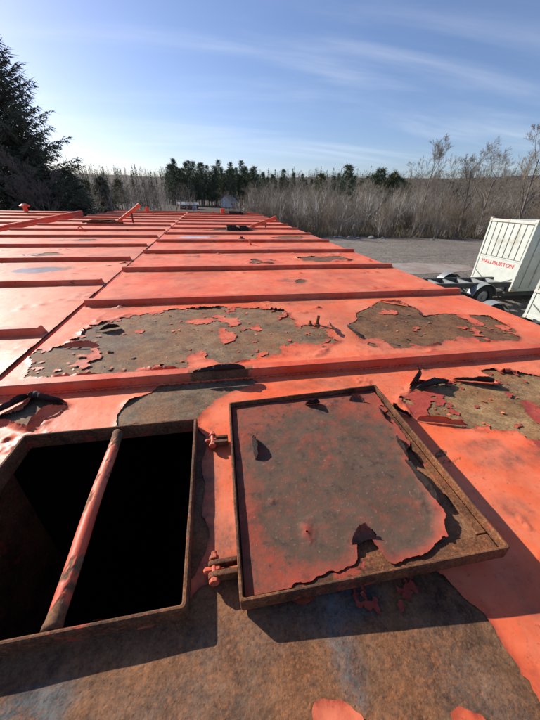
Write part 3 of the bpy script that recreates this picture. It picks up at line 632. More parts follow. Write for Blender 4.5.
# upright stubs on the main roof
def stub(parent, x, y, h, r, lean=(0, 0), mat=None, name='stub_pipe'):
    mb = MB(); mb.tube([(x, y, -0.004), (x + lean[0] * .5, y + lean[1] * .5, h * .5), (x + lean[0], y + lean[1], h)], r, 9)
    mb.tube([(x, y, -0.003), (x, y, 0.006)], r * 1.9, 9)
    return mb.build(name, mat or M['bolt'], parent)
stub(tankA, 0.500, 1.348, 0.050, 0.0075, (0.004, 0), M['iron']); stub(tankA, 0.465, 1.352, 0.024, 0.006, (0, 0), M['iron'])
stub(tankA, 0.50, 4.137, 0.075, 0.013, (-0.02, 0)); stub(tankA, 0.44, 4.8, 0.03, 0.025, (0, 0), M['iron_dark'])

def far_hatch(parent, x, y, w, d, h, mat):
    c = frame_ring(x, x + w, y, y + d, 0.02, 0.012, -0.004, h, n=3).build('hatch_coaming', mat, parent)
    mb = MB(); mb.box(x + 0.014, x + w - 0.014, y + 0.014, y + d - 0.014, h * 0.3, h * 0.45); mb.build('cover', M['iron_dark'], c)
    return c
def vent_tube(parent, a, b, r, mat):
    a, b = Vector(a), Vector(b); mb = MB(); mb.tube([a, a.lerp(b, .5), b], r, 12); v = mb.build('vent_arm', mat, parent, smooth=False)
    d = (b - a).normalized(); mb = MB(); mb.tube([b - d * 0.05, b + d * 0.02], r * 1.3, 12); mb.build('end_collar', mat, v)
    q = a.lerp(b, .62)
    MB().tube([a + Vector((0, 0, -a.z)), a], r * 0.8, 10).build('strut', M['iron_dark'], v); MB().tube([(q.x, q.y, -0.004), q], r * 0.5, 8).build('strut', M['iron_dark'], v)
far_hatch(tankA, 0.28, 5.98, 0.20, 0.34, 0.060, M['paint_c']); far_hatch(tankA, 0.51, 5.98, 0.18, 0.34, 0.055, M['paint_c'])
vent_tube(tankA, (0.76, 6.30, 0.035), (1.27, 6.46, 0.185), 0.030, M['paint_c'])
stub(tankA, 0.42, 11.55, 0.16, 0.07, (0, 0), M['paint_c'], 'vent_pipe'); far_hatch(tankA, 0.6, 11.2, 0.5, 0.5, 0.07, M['paint_c'])
for xx in (-0.4, 0.1, 1.0, 1.35): stub(tankA, xx, 11.75, 0.07, 0.02, (0, 0), M['paint_c'], 'bolt_stub')


# loose chips of paint and scale lying in the bare patches
def chips(parent, poly, n, seed, mat, name='paint_chips', smin=0.003, smax=0.014):
    rs = np.random.RandomState(seed); P_ = np.array(poly); lo, hi = P_.min(0), P_.max(0); V, F = [], []
    pts = rs.rand(n * 4, 2) * (hi - lo) + lo; s = sdf(poly, pts[:, 0], pts[:, 1]); pts = pts[(s < -0.01) & (rrect(pts[:, 0], pts[:, 1], HX0 - .02, HX1 + .02, HY0 - .02, HY1 + .02, 0.02) > 0) & (pts[:, 1] < RIB0 - 0.02) | ((s < -0.01) & (pts[:, 1] > RIB0 + 0.06))][:n]
    for (x, y) in pts:
        r = smin + (smax - smin) * rs.rand() ** 3; a0 = rs.rand() * 6.28; k = 5; z0 = float(dish(x, y)) + 0.0016; b = len(V); tl = rs.randn(2) * 0.35
        V.append((x, y, z0 + r * 0.05))
        for i in range(k):
            a = a0 + 6.283 * i / k; q = r * (0.55 + 0.7 * rs.rand()); dx, dy = q * math.cos(a), q * math.sin(a); V.append((x + dx, y + dy, z0 + max(0, dx * tl[0] + dy * tl[1]) + r * 0.22 * rs.rand()))
        F += [[b, b + 1 + i, b + 1 + (i + 1) % k] for i in range(k)]
    o = link(name, mesh_np(name, V, F, False, {'tint': np.zeros((len(V), 3)) + np.array((0.15, 0.125, 0.10))}), mat, parent); o['kind'] = 'stuff'; return o
chips(tankA, BARE['M1'], 50, 1, M['paint_far'], smax=0.010, smin=0.0015); chips(tankA, BARE['M1'], 60, 2, M['steel'], 'rust_scale', smax=0.012, smin=0.002); chips(tankA, BARE['M2'], 40, 3, M['paint'], smax=0.008, smin=0.0015); chips(tankA, BARE['R'], 40, 4, M['paint'], smax=0.007, smin=0.0015); chips(tankA, BARE['M2'], 50, 6, M['steel'], 'rust_scale')

# ------------------------------------------------------------------ neighbouring tanks
def far_tank(loc, rot, W, y0, y1, rib_y, mat, label, polys, cell, seed, stains=(), wets=()):
    """x runs from -W (left) to 0 (the side by the next tank)"""
    o = empty('storage_tank', loc, rot); tag(o, label, 'tank', 'orange steel tanks parked side by side')
    X, Y, F = tensor(np.linspace(-W, 0, 40), np.linspace(y0, y1, 120))
    ti = np.zeros(X.shape + (3,)) + np.array((0.15, 0.115, 0.085)); ti *= (0.6 + 0.8 * fbm(X, Y, 5, 3, 4))[..., None]
    link('roof_plate', mesh_np('roof_plate', np.c_[X.ravel(), Y.ravel(), dish(X + 9, Y).ravel()], F, True, {'tint': ti.reshape(-1, 3)}), M['steel'], o)
    ys_ = [y0] + [y for y in rib_y if y0 < y < y1] + [y1]
    for i in range(len(ys_) - 1):
        a, b = ys_[i] + (0.026 if i else 0), ys_[i + 1] + (0.026 if i < len(ys_) - 2 else 0)
        paint_sheet(o, -W, 0, a, b, cell if a < 4 else 0.04, polys, mat, lambda x, y: dish(x + 9, y), None, 0.4, 0.80, seed + i, ribdirt=0.7, stains=stains, wets=wets)
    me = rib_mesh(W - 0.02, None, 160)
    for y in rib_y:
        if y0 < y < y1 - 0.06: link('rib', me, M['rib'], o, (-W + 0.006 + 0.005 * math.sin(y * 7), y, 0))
    tank_body(o, -W, 0, y0, y1, M['paint_c'])
    return o
pB = dict(D1=[(-1.12, 3.48), (-0.95, 3.42), (-0.75, 3.5), (-0.85, 3.64), (-1.05, 3.62)], D2=[(-1.3, 4.6), (-0.95, 4.52), (-0.65, 4.6), (-0.8, 4.72), (-1.15, 4.7)], S1=[(-0.10, 3.0), (-0.02, 2.98), (-0.04, 3.06)], K=[(-0.5, 2.3), (-0.4, 2.26), (-0.38, 2.33)])
tankB = far_tank((-0.769, 0, RZ), (0, 0, 0), 2.42, -0.9, 12.2, [0.504 + 0.881 * i for i in range(-1, 14)], M['paint_far'], 'faded orange tank roof with a puddle, beside the hatch tank across a narrow gap', pB, 0.014, 60, [(-0.50, 2.83, 0.13, 0.10, .9), (-0.80, 2.72, 0.12, 0.06, .6), (-1.0, 3.55, .28, .09, 1), (-0.45, 4.65, .25, .08, .8), (-1.5, 3.6, .2, .08, .8), (-0.3, 2.28, .07, .04, .7), (-1.1, 4.6, .4, .09, .8), (-0.4, 3.45, .15, .06, .5), (-1.7, 1.9, .3, .1, .4), (-0.9, 6.6, .5, .1, .7), (-0.6, 8.2, .5, .1, .6)], [(-0.655, 2.78, 0.19, 0.13, 1.0)])
vent_tube(tankB, (-1.15, 7.36, 0.04), (-0.70, 7.40, 0.34), 0.032, M['paint_c'])
far_hatch(tankB, -1.72, 7.15, 0.46, 0.4, 0.05, M['iron_dark'])
mb = MB(); mb.tube([(-1.75, 7.05, .03), (-1.6, 7.0, .06), (-1.45, 7.08, .05), (-1.2, 7.02, .03), (-1.0, 7.1, .02)], 0.018, 8); mb.build('hose', M['iron_dark'], tankB)
mb = MB(); mb.tube([(-1.34 + 0.035 * math.cos(R(30 * i)), 5.74, 0.03 + 0.035 * math.sin(R(30 * i))) for i in range(13)], 0.008, 8, False); mb.build('lifting_ring', M['bolt'], tankB)
stub(tankB, -1.32, 11.7, 0.16, 0.06, (0, 0), M['paint_c'], 'vent_pipe'); stub(tankB, -0.9, 10.2, 0.05, 0.02, (0, 0), M['paint_c'])
tankC = far_tank((-3.50, 6.15, RZ + 0.004), (R(0.75), 0, R(1.8)), 2.42, -7.0, 4.2, [-5.6 + 0.9 * i for i in range(0, 12)], M['paint_far'], 'farthest orange tank roof with a bright red edge rail, ending short of the others', {}, 0.05, 90)
mb = MB(); mb.box(-0.045, 0.012, -6.9, 4.19, -0.003, 0.028); mb.build('edge_rail', M['paint_c'], tankC, bevel=0.006)
v = stub(tankC, -1.15, 3.6, 0.14, 0.05, (0, 0), M['paint_c'], 'vent_pipe'); mb = MB(); mb.tube([(-1.15, 3.6, .13), (-1.15, 3.6, .16), (-1.15, 3.6, .2)], [0.11, 0.12, 0.05], 12); mb.build('vent_cap', M['paint_c'], v)

# ------------------------------------------------------------------ containers and trailers
def container(loc, L, W, H, label, text):
    """end face looks along -x; origin at the near bottom corner of that face"""
    o = empty('shipping_container', loc); tag(o, label, 'container', 'white containers on trailers beside the tanks')
    mb = MB(); mb.box(0.03, L, 0.02, W - 0.02, 0.02, H - 0.03); mb.build('body', M['white'], o)
    for y in (0.0, W - 0.09): MB().box(0, 0.10, y, y + 0.09, 0.0, H).build('corner_post', M['white'], o, bevel=0.008)
    MB().box(0.002, 0.09, 0.09, W - 0.09, H - 0.10, H - 0.004).build('top_rail', M['crust'], o, bevel=0.006)
    MB().box(0.002, 0.09, 0.09, W - 0.09, 0.0, 0.12).build('bottom_rail', M['white'], o, bevel=0.006)
    MB().box(0.008, 0.03, 0.09, W - 0.09, H * 0.42, H * 0.42 + 0.05).build('mid_rail', M['white'], o, bevel=0.004)
    for (y, z) in ((-0.01, H - 0.06), (W - 0.11, H - 0.06), (-0.01, -0.02), (W - 0.11, -0.02)): MB().box(-0.012, 0.14, y, y + 0.12, z, z + 0.11).build('corner_casting', M['crust'], o, bevel=0.012)
    n = 6; y0, y1 = 0.16, W - 0.16
    MB().box(0.024, 0.031, 0.09, W - 0.09, H * 0.42 + 0.05, H - 0.10).build('recess_panel', M['groove'], o)
    for i in range(n + 1):
        a = 0.10 + (W - 0.20) * i / (n + 1); b = a + (W - 0.20) / (n + 1)
        MB().box(0.012, 0.024, a + 0.018, b - 0.018, H * 0.42 + 0.07, H - 0.13).build('panel', M['white'], o, bevel=0.004)
    MB().box(0.018, 0.031, 0.09, W - 0.09, 0.12, H * 0.42).build('lower_panel', M['white'], o)
    for s in (0, 1):
        mb = MB(); f = (lambda y: y) if s == 0 else (lambda y: W - y)
        a, b = Vector((0.012, f(0.12), 0.42)), Vector((0.012, f(0.62), 0.16)); d = (b - a).normalized(); nn = Vector((0, -d.z, d.y)) * 0.018
        mb.add([a + nn, b + nn, b - nn, a - nn, a + nn + Vector((0.012, 0, 0)), b + nn + Vector((0.012, 0, 0)), b - nn + Vector((0.012, 0, 0)), a - nn + Vector((0.012, 0, 0))], [(0, 1, 2, 3), (4, 7, 6, 5), (0, 4, 5, 1), (1, 5, 6, 2), (2, 6, 7, 3), (3, 7, 4, 0)])
        mb.build('corner_brace', M['groove'], o)
    for k, x in enumerate(np.arange(0.35, L - 0.2, 0.42)): MB().box(x, x + 0.10, -0.018, 0.0195, 0.12, H - 0.12).build('side_rib', M['white'], o)
    MB().box(0.10, L, -0.022, 0.03, 0.0, 0.115).build('side_rail', M['white'], o); MB().box(0.10, L, -0.022, 0.03, H - 0.115, H - 0.005).build('side_rail', M['white'], o)
    if text:
        cu = bpy.data.curves.new('lettering', 'FONT'); cu.body = text; cu.size = 0.235; cu.extrude = 0.002; cu.align_x = 'CENTER'; cu.offset = 0.002
        to = bpy.data.objects.new('tmp', cu); col.objects.link(to); dg = bpy.context.evaluated_depsgraph_get(); dg.update()
        me = bpy.data.meshes.new_from_object(to.evaluated_get(dg)); bpy.data.objects.remove(to); me.materials.clear()
        ex = max(v.co.x for v in me.vertices) - min(v.co.x for v in me.vertices); me.transform(Matrix.Diagonal((1.48 / ex, 0.85, 1, 1)))
        t = link('lettering', me, M['red'], o); t.matrix_local = Matrix(((0, 0, -1, 0.0145), (-1, 0, 0, W / 2), (0, 1, 0, H * 0.42 - 0.235), (0, 0, 0, 1)))
    else:
        for z in (0.75, 1.5): MB().box(-0.03, 0.012, W - 0.30, W - 0.02, z, z + 0.06).build('latch', M['crust'], o, bevel=0.006)
    return o
container((11.0, 9.30, 0.50), 6.0, 2.0, 2.40, 'white ribbed container with red lettering on its end, on a trailer', 'HALLIBURTON')
container((8.95, 4.75, 0.50), 6.0, 2.12, 2.2, 'white container with side latches and no lettering, nearer the orange tanks', None)

def wheel(parent, x, y, r, w):
    o = empty('wheel', (x, y, r)); o.parent = parent
    prof = [(r * .58, -w / 2), (r * .93, -w / 2), (r, -w * .36), (r, w * .36), (r * .93, w / 2), (r * .58, w / 2)]; n = 28; V, F = [], []
    for i in range(n):
        a = 2 * math.pi * i / n
        for (q, yy) in prof: V.append((q * math.cos(a), yy, q * math.sin(a)))
    k = len(prof)
    for i in range(n):
        for j in range(k): F.append([i * k + j, i * k + (j + 1) % k, ((i + 1) % n) * k + (j + 1) % k, ((i + 1) % n) * k + j])
    MB().add(V, F).build('tyre', M['tyre'], o, smooth=False)
    mb = MB(); mb.tube([(0, -w * .38, 0), (0, -w * .22, 0)], [r * .34, r * .57], 20); mb.tube([(0, -w * .22, 0), (0, w * .4, 0)], [r * .57, r * .57], 20); mb.tube([(0, -w * .52, 0), (0, -w * .36, 0)], [r * .14, r * .16], 12)
    mb.build('rim', M['galv'], o)
def fender(parent, x, y, r, w):
    V, F = [], []; n = 20
    for i in range(n + 1):
        a = R(8 + 164 * i / n)
        for (rr_, yy) in ((r, -w / 2), (r, w / 2), (r - 0.012, w / 2), (r - 0.012, -w / 2)): V.append((x + rr_ * 1.04 * math.cos(a), y + yy, 0.42 + rr_ * math.sin(a)))
    for i in range(n):
        for j in range(4): F.append([i * 4 + j, i * 4 + (j + 1) % 4, i * 4 + 4 + (j + 1) % 4, i * 4 + 4 + j])
    F += [[0, 1, 2, 3], [n * 4 + 3, n * 4 + 2, n * 4 + 1, n * 4]]
    MB().add(V, F).build('fender', M['galv'], parent)
def trailer(x0, x1, ya, yb, wx, label):
    o = empty('flatbed_trailer', (0, 0, 0)); tag(o, label, 'trailer', 'trailers under the white containers')
    for y in (ya + 0.42, yb - 0.54): MB().box(x0, x1, y, y + 0.12, 0.30, 0.497).build('frame_rail', M['chassis'], o, bevel=0.008)
    for x in np.arange(x0 + 0.1, x1, 0.85): MB().box(x, x + 0.09, ya + 0.545, yb - 0.545, 0.34, 0.47).build('cross_member', M['galv'] if int(x * 3) % 3 == 0 else M['chassis'], o)
    for y in (ya + 0.24, ya + 1.02):                     # raised neck in front of the load
        MB().box(x0, wx[0] + 1.25, y, y + 0.11, 0.70, 0.88).build('neck_rail', M['chassis'], o, bevel=0.008)
        MB().box(wx[0] + 1.12, wx[0] + 1.24, y + 0.012, y + 0.098, 0.46, 0.705).build('neck_post', M['chassis'], o)
    for x in np.arange(x0 + 0.05, wx[0] + 1.2, 0.62): MB().box(x, x + 0.10, ya + 0.352, ya + 1.018, 0.74, 0.86).build('cross_member', M['galv'], o)
    for x in wx:
        for y in (ya + 0.14, yb - 0.14): wheel(o, x, y, 0.42, 0.26); fender(o, x, y, 0.475, 0.32)
        mb = MB(); mb.tube([(x, ya + 0.2, 0.42), (x, yb - 0.2, 0.42)], 0.05, 10); mb.build('axle', M['chassis'], o)
    for y in (ya + 0.48, yb - 0.48): MB().box(x0 - 0.02, x0 + 0.10, y - 0.05, y + 0.05, 0.0, 0.30).build('landing_leg', M['chassis'], o)
    mb = MB(); mb.tube([(x0 + .3, ya + .5, .52), (x0 + 1.0, ya + .8, .53), (x0 + 1.7, ya + .6, .52), (x0 + 2.4, yb - .7, .53)], 0.03, 8); mb.build('hose', M['tyre'], o)
    return o
trailer(7.2, 17.2, 8.95, 11.0, (9.55, 15.4, 16.5), 'dark trailer with grey round fenders carrying the lettered white container')
trailer(6.6, 15.2, 4.5, 7.30, (8.1, 13.2, 14.3), 'dark trailer with pale fenders under the white container without lettering')

# ------------------------------------------------------------------ houses across the yard
def house(name, loc, rotz, w, d, h, rise, wall, roof, label, wins, door):
    o = empty(name, loc, (0, 0, R(rotz))); tag(o, label, 'house')
    mb = MB(); mb.add([(-w / 2, 0, 0), (w / 2, 0, 0), (w / 2, d, 0), (-w / 2, d, 0), (-w / 2, 0, h), (w / 2, 0, h), (w / 2, d, h), (-w / 2, d, h), (-w / 2, d / 2, h + rise), (w / 2, d / 2, h + rise)], [(0, 1, 5, 4), (1, 2, 6, 9, 5), (2, 3, 7, 6), (3, 0, 4, 8, 7), (4, 5, 9, 8), (6, 7, 8, 9), (3, 2, 1, 0)])
    mb.build('wall', wall, o)
    mb = MB(); e = 0.25; sl_ = rise / (d / 2)
    for s in (0, 1):
        y_e = -e if s == 0 else d + e; z_e = h - e * sl_ + 0.03; zr = h + rise + 0.03
        mb.add([(-w / 2 - e, y_e, z_e), (w / 2 + e, y_e, z_e), (w / 2 + e, d / 2, zr), (-w / 2 - e, d / 2, zr), (-w / 2 - e, y_e, z_e + .12), (w / 2 + e, y_e, z_e + .12), (w / 2 + e, d / 2, zr + .12), (-w / 2 - e, d / 2, zr + .12)], [(0, 3, 2, 1), (4, 5, 6, 7), (0, 1, 5, 4), (1, 2, 6, 5), (3, 0, 4, 7)])
    mb.build('roof', roof, o)
    for (x, z, ww, hh) in wins:
        wd = MB().box(x - ww / 2 - .06, x + ww / 2 + .06, -0.05, -0.005, z - .06, z + hh + .06).build('window', M['wall_white'], o)
        MB().box(x - ww / 2, x + ww / 2, -0.07, -0.052, z, z + hh).build('pane', M['pane'], wd)
    for (x, ww, hh, mt) in door: MB().box(x - ww / 2, x + ww / 2, -0.06, -0.004, 0.02, hh).build('door', mt, o)
    return o
tz = lambda x, y: float(terrain(np.array([x]), np.array([y]))[0]) - 0.05
house('barn', (-5.3, 88, tz(-5.3, 88)), 8, 4.6, 3.4, 1.0, 0.5, M['wall_red'], M['roof_pale'], 'low red barn with a pale metal roof below the pines', [(-1.4, 0.4, 0.6, 0.4)], [(1.4, 1.2, 0.9, M['wall_white'])])
house('house', (7.6, 108, tz(7.6, 108)), 52, 3.8, 3.8, 1.9, 1.3, M['wall_white'], M['roof_grey'], 'small white house with a grey gable roof under the pines', [(-1.2, 0.7, 0.5, 0.7), (0.3, 0.7, 0.5, 0.7), (1.3, 0.7, 0.5, 0.7)], [(-0.5, 0.6, 1.4, M['wall_red'])])
house('shed', (11.5, 84, tz(11.5, 84)), 20, 4.5, 3, 0.9, 0.6, M['wall_white'], M['roof_pale'], 'low shed with a pale roof in front of the white house', [(0.5, 0.3, 0.6, 0.4)], [(-1, 0.7, 0.85, M['wall_red'])])

# ------------------------------------------------------------------ vegetation
def tubes_mesh(name, segs, sides):
    """segs: list of (p0,p1,r0,r1) -> prisms"""
    S = np.array([(*a, *b, c, d) for a, b, c, d in segs]); n = len(S); A = S[:, :3]; B = S[:, 3:6]; D = B - A; D /= np.linalg.norm(D, axis=1, keepdims=True) + 1e-9
    ref = np.where(np.abs(D[:, 2:3]) < 0.9, np.array([[0, 0, 1.]]), np.array([[1., 0, 0]])); U = np.cross(D, ref); U /= np.linalg.norm(U, axis=1, keepdims=True); W = np.cross(D, U)
    V = np.empty((n, 2 * sides, 3))
    for j in range(sides):
        a = 2 * math.pi * j / sides; o = U * math.cos(a) + W * math.sin(a); V[:, j] = A + o * S[:, 6:7]; V[:, sides + j] = B + o * S[:, 7:8]
    b = (np.arange(n) * 2 * sides)[:, None]
    F = np.concatenate([np.stack([b[:, 0] + j, b[:, 0] + (j + 1) % sides, b[:, 0] + sides + (j + 1) % sides, b[:, 0] + sides + j], 1) for j in range(sides)])
    return mesh_np(name, V.reshape(-1, 3), F, sides > 4)
RMIN = 0.006
def grow(rs, base, dirv, L, r, depth, maxd, trunk, twig, spread=0.6, upb=0.25, kids=4):
    n = 4 if depth < 2 else 3; p = np.array(base, float); d = np.array(dirv, float); d /= np.linalg.norm(d); pts = [p.copy()]; dirs = [d.copy()]
    for i in range(n):
        d = d + rs.randn(3) * (0.05 if depth == 0 else 0.2) + np.array([0, 0, upb * 0.25]); d /= np.linalg.norm(d); q = p + d * L / n
        t0, t1 = i / n, (i + 1) / n; ra, rb = r * (1 - 0.72 * t0), r * (1 - 0.72 * t1)
        (trunk if depth < 2 else twig).append((tuple(p), tuple(q), ra, rb)); p = q; pts.append(p.copy()); dirs.append(d.copy())
    if depth >= maxd: return
    m_ = kids + (2 if depth == 0 else 0) + rs.randint(0, 2)
    for i in range(m_):
        t = (0.28 if depth == 0 else 0.2) + (0.8 if depth else 0.72) * (i + rs.rand()) / m_; t = min(t, 0.99); k = min(int(t * n), n - 1); f = t * n - k
        o = pts[k] * (1 - f) + pts[k + 1] * f; a = rs.rand() * 6.283; dd = dirs[k]
        u = np.cross(dd, [0.3, 0.2, 1.0]); u /= np.linalg.norm(u) + 1e-9; v = np.cross(dd, u); s = spread * (0.7 + 0.6 * rs.rand())
        nd = dd * math.cos(s) + (u * math.cos(a) + v * math.sin(a)) * math.sin(s) + np.array([0, 0, upb])
        grow(rs, o, nd, L * (0.62 if depth == 0 else 0.58) * (1.05 - 0.45 * t) * (0.8 + 0.4 * rs.rand()), max(r * (1 - 0.72 * t) * 0.55, RMIN), depth + 1, maxd, trunk, twig, spread, upb, kids)
def bare_tree(seed, H, r, maxd=4, spread=0.6, upb=0.25, kids=4, stems=1, lean=0.05):
    rs = np.random.RandomState(seed); tr, tw = [], []
    for s in range(stems):
        a = rs.rand() * 6.28; ln = lean * (1 + (stems > 1) * 6 * rs.rand()); hh = H * (0.62 if maxd > 2 else 0.8) * (1 if stems == 1 else 0.6 + 0.5 * rs.rand())
        grow(rs, (0.02 * (stems > 1) * rs.randn(), 0.02 * (stems > 1) * rs.randn(), -0.1), (ln * math.cos(a), ln * math.sin(a), 1), hh, r * (1 if stems == 1 else 0.6 + 0.6 * rs.rand()), 0, maxd, tr, tw, spread, upb, kids)
    z = max([q[1][2] for q in tr + tw]); s = H / z
    sc = lambda L: [(tuple(np.array(a) * s), tuple(np.array(b) * s), c, d) for a, b, c, d in L]
    return tubes_mesh('trunk', sc(tr), 5), tubes_mesh('crown', sc(tw), 3)
def proto(name, label, cat, group, trunk, crown, mt, mc):
    o = empty(name); tag(o, label, cat, group); link('trunk', trunk, mt, o); link('crown', crown, mc, o); return o
def plant(p, used, x, y, s=1.0, rz=None, sz=None, label=None):
    o = p if p.name not in used else copy_tree(p); used.add(p.name)
    o.location = (x, y, tz(x, y)); o.rotation_euler = (0, 0, random.uniform(0, 6.28) if rz is None else rz); o.scale = (s, s, sz or s)
    if label: o['label'] = label
    return o
used = set()
def conifer(seed, H, Rb, kind):
    """spruce: drooping tiers of needle sprays. pine: airy needle clumps on upswept limbs."""
    rs = np.random.RandomState(seed); tr = []; V = []
    n = 10
    for i in range(n): tr.append(((0.06 * math.sin(i), 0, H * i / n), (0.06 * math.sin(i + 1), 0, H * (i + 1) / n), 0.018 * H * (1 - i / n) + 0.01, 0.018 * H * (1 - (i + 1) / n) + 0.01))
    def tri(c, d, w, L):
        s = np.cross(d, rs.randn(3)); s /= np.linalg.norm(s) + 1e-9; V.extend([c - s * w, c + s * w, c + d * L])
    nb = 205 if kind == 'spruce' else 80
    for b in range(nb):
        t = (0.06 if kind == 'spruce' else 0.14) + (0.92 if kind == 'spruce' else 0.84) * (b + rs.rand()) / nb; z = H * t; a = b * 2.4 + rs.rand() * 0.8
        if kind == 'spruce': L = Rb * (1 - t) ** 0.85 * (0.75 + 0.45 * rs.rand()) + 0.15; sl0, sl1 = -0.30 + 0.75 * t, 0.20
        else: L = Rb * (1.04 - t) ** 0.72 * (0.45 + 0.75 * rs.rand()) + 0.12; sl0, sl1 = 0.12 + 0.3 * t, 0.2
        k = max(4, int(L / 0.28)); p = np.array([0, 0, z]); h = np.array([math.cos(a), math.sin(a), 0])
        for i in range(k):
            q = p + (h * 1.0 + np.array([0, 0, sl0 + sl1 * (i / k) * 2])) * (L / k) + rs.randn(3) * 0.02
            tr.append((tuple(p), tuple(q), 0.010 * H * 0.16 * (1 - i / k) + 0.008, 0.010 * H * 0.16 * (1 - (i + 1) / k) + 0.006))
            side = np.cross(h, [0, 0, 1.0]); fr = (i + 1) / k
            if kind == 'spruce':
                for s in (-1, 1):
                    for w in range(3):
                        sl_ = L * 0.36 * (1.12 - fr * 0.75) * (0.6 + 0.6 * rs.rand()); dd = (side * s * 0.9 + h * 0.55 + np.array([0, 0, -0.28 - 0.35 * rs.rand()])); dd /= np.linalg.norm(dd)
                        o = p + (q - p) * rs.rand(); m = max(2, int(sl_ / 0.13))
                        for u in range(m): tri(o + dd * sl_ * u / m + rs.randn(3) * 0.025, dd + rs.randn(3) * 0.45, 0.022 + 0.02 * rs.rand(), 0.17 + 0.14 * rs.rand())
                for w in range(4): tri(q + rs.randn(3) * 0.05, h + rs.randn(3) * 0.5, 0.025, 0.26)
            elif fr > 0.45:
                for w in range(13):
                    c = q + rs.randn(3) * np.array([0.24, 0.24, 0.08]) * (0.6 + 0.05 * H * 0.5); tri(c, rs.randn(3) * 0.6 + np.array([0, 0, 0.55]) + h * 0.3, 0.045 + 0.03 * rs.rand(), 0.26 + 0.2 * rs.rand())
            p = q
    for w in range(60): c = np.array([0, 0, H * (0.93 + 0.07 * rs.rand())]); tri(c + rs.randn(3) * 0.04, rs.randn(3) * 0.4 + np.array([0, 0, 0.7]), 0.03, 0.3)
    V = np.array(V); F = np.arange(len(V)).reshape(-1, 3)
    return tubes_mesh('trunk', tr, 5), mesh_np('crown', V, F)

# big spruces at the left edge of the yard
s1 = proto('spruce_tree', 'tall dark spruce with drooping boughs towering beyond the farthest tank', 'spruce', 'spruces beyond the tanks', *conifer(1, 11.2, 4.5, 'spruce'), M['bark'], M['needle'])
plant(s1, used, -11.2, 24.0, 1.0, 0.3)
s1b = copy_tree(s1); s1b.location = (-15.6, 22.5, tz(-15.6, 22.5)); s1b.scale = (1.05, 1.05, 1.08); s1b.rotation_euler.z = 2.2; s1b['label'] = 'tall dark spruce standing on the outer side of the towering spruce'
s2 = proto('spruce_tree', 'small pointed dark spruce standing apart from the towering spruce', 'spruce', 'spruces beyond the tanks', *conifer(2, 5.0, 1.9, 'spruce'), M['bark'], M['needle'])
plant(s2, used, -12.9, 45, 1.0)
for (x, y, s, lb) in ((-9.9, 27, 0.95, 'medium spruce tucked against the foot of the towering spruce'), (-17.2, 38, 1.5, 'medium spruce in the woods behind the towering spruce')):
    c = copy_tree(s2); c.location = (x, y, tz(x, y)); c.scale = (s, s, s); c.rotation_euler.z = x; c['label'] = lb

# pines
pp = [proto('pine_tree', 'dark green pine in the tall grove behind the white house', 'pine', 'pines in the grove', *conifer(11 + i, 12.4 + i, 2.5, 'pine'), M['bark'], M['pine']) for i in range(3)]
rs = np.random.RandomState(5)
for i in range(46):
    x = -12.5 + 27.5 * (i + 0.9 * rs.rand()) / 46; y = 111 + 16 * rs.rand(); plant(pp[i % 3], used, x * y / 110, y, 0.68 + 0.32 * rs.rand() - (0.12 if -1 < x < 2 else 0))
for i in range(9):
    x = 15.5 + 8 * i / 8 + rs.rand(); y = 116 + 16 * rs.rand(); plant(pp[i % 3], used, x * y / 110, y, 0.62 + 0.22 * rs.rand())
for i in range(14):
    x = 24 + 2.2 * i + rs.rand() * 2; y = 118 + 30 * rs.rand(); plant(pp[i % 3], used, x * y / 110, y, 0.62 + 0.3 * rs.rand(), label='dark pine rising above the bare woods between the grove and the lone pine')['group'] = 'scattered pines'
pr = proto('pine_tree', 'tall lone dark pine with a ragged top above the bare thicket', 'pine', 'pines behind the thicket', *conifer(31, 9.4, 2.4, 'pine'), M['bark'], M['pine']); plant(pr, used, 29.3, 70, 1.0)
py = proto('pine_tree', 'broad yellow-green pine in the clump behind the thicket', 'pine', 'yellow-green pines behind the thicket', *conifer(32, 8.2, 2.8, 'pine'), M['bark'], M['pine_y'])
pd = proto('pine_tree', 'broad dark pine in the clump behind the thicket', 'pine', 'dark pines behind the thicket', *conifer(33, 8.6, 3.0, 'pine'), M['bark'], M['pine'])
for (x, y, s, p_) in ((35.0, 69, 0.92, pd), (36.8, 70, 1.04, pd), (38.6, 68, 0.97, py), (40.2, 70, 0.98, pd), (41.8, 71, 0.90, pd), (44.0, 73, 0.86, pd), (36.2, 67, 0.82, py), (24.2, 72, 0.95, py), (33.2, 71, 0.80, pd), (46.5, 75, 0.86, py)): plant(p_, used, x, y, s)
c = copy_tree(py); c.location = (-19.5, 60, tz(-19.5, 60)); c.scale = (.62,) * 3; c['label'] = 'yellow-green pine half hidden behind the small pointed spruce'; c['group'] = 'single pines'
c = copy_tree(py); c.location = (-19.0, 78, tz(-19.0, 78)); c.scale = (.7,) * 3; c['label'] = 'small yellow-green pine in the bare woods short of the red barn'; c['group'] = 'single pines'

# bare deciduous trees, birches, shrubs
bt = [proto('bare_tree', 'leafless grey-brown tree in the woods beyond the yard', 'bare tree', 'leafless trees in the woods', *bare_tree(40 + i, 7.5 + 0.6 * i, 0.085, 4, 0.58 + 0.05 * i, 0.20, 4), M['stem'] if i % 2 == 0 else M['bark'], M['twig'] if i % 2 else M['twig_grey']) for i in range(5)]
bi = [proto('birch_tree', 'slender pale-trunked birch in front of the leafless woods', 'birch', 'birches in front of the woods', *bare_tree(60 + i, 6.2, 0.075, 3, 0.72, 0.12, 7), M['birch'], M['twig_grey']) for i in range(3)]
sh = [proto('shrub', 'leafless brown shrub in the thicket along the yard edge', 'shrub', 'shrubs along the yard edge', *bare_tree(70 + i, 3.4, 0.032, 3, 0.60, 0.16, 4, 7, 0.10), M['stem'] if i % 2 else M['bark'], M['twig'] if i != 1 else M['twig_grey']) for i in range(4)]
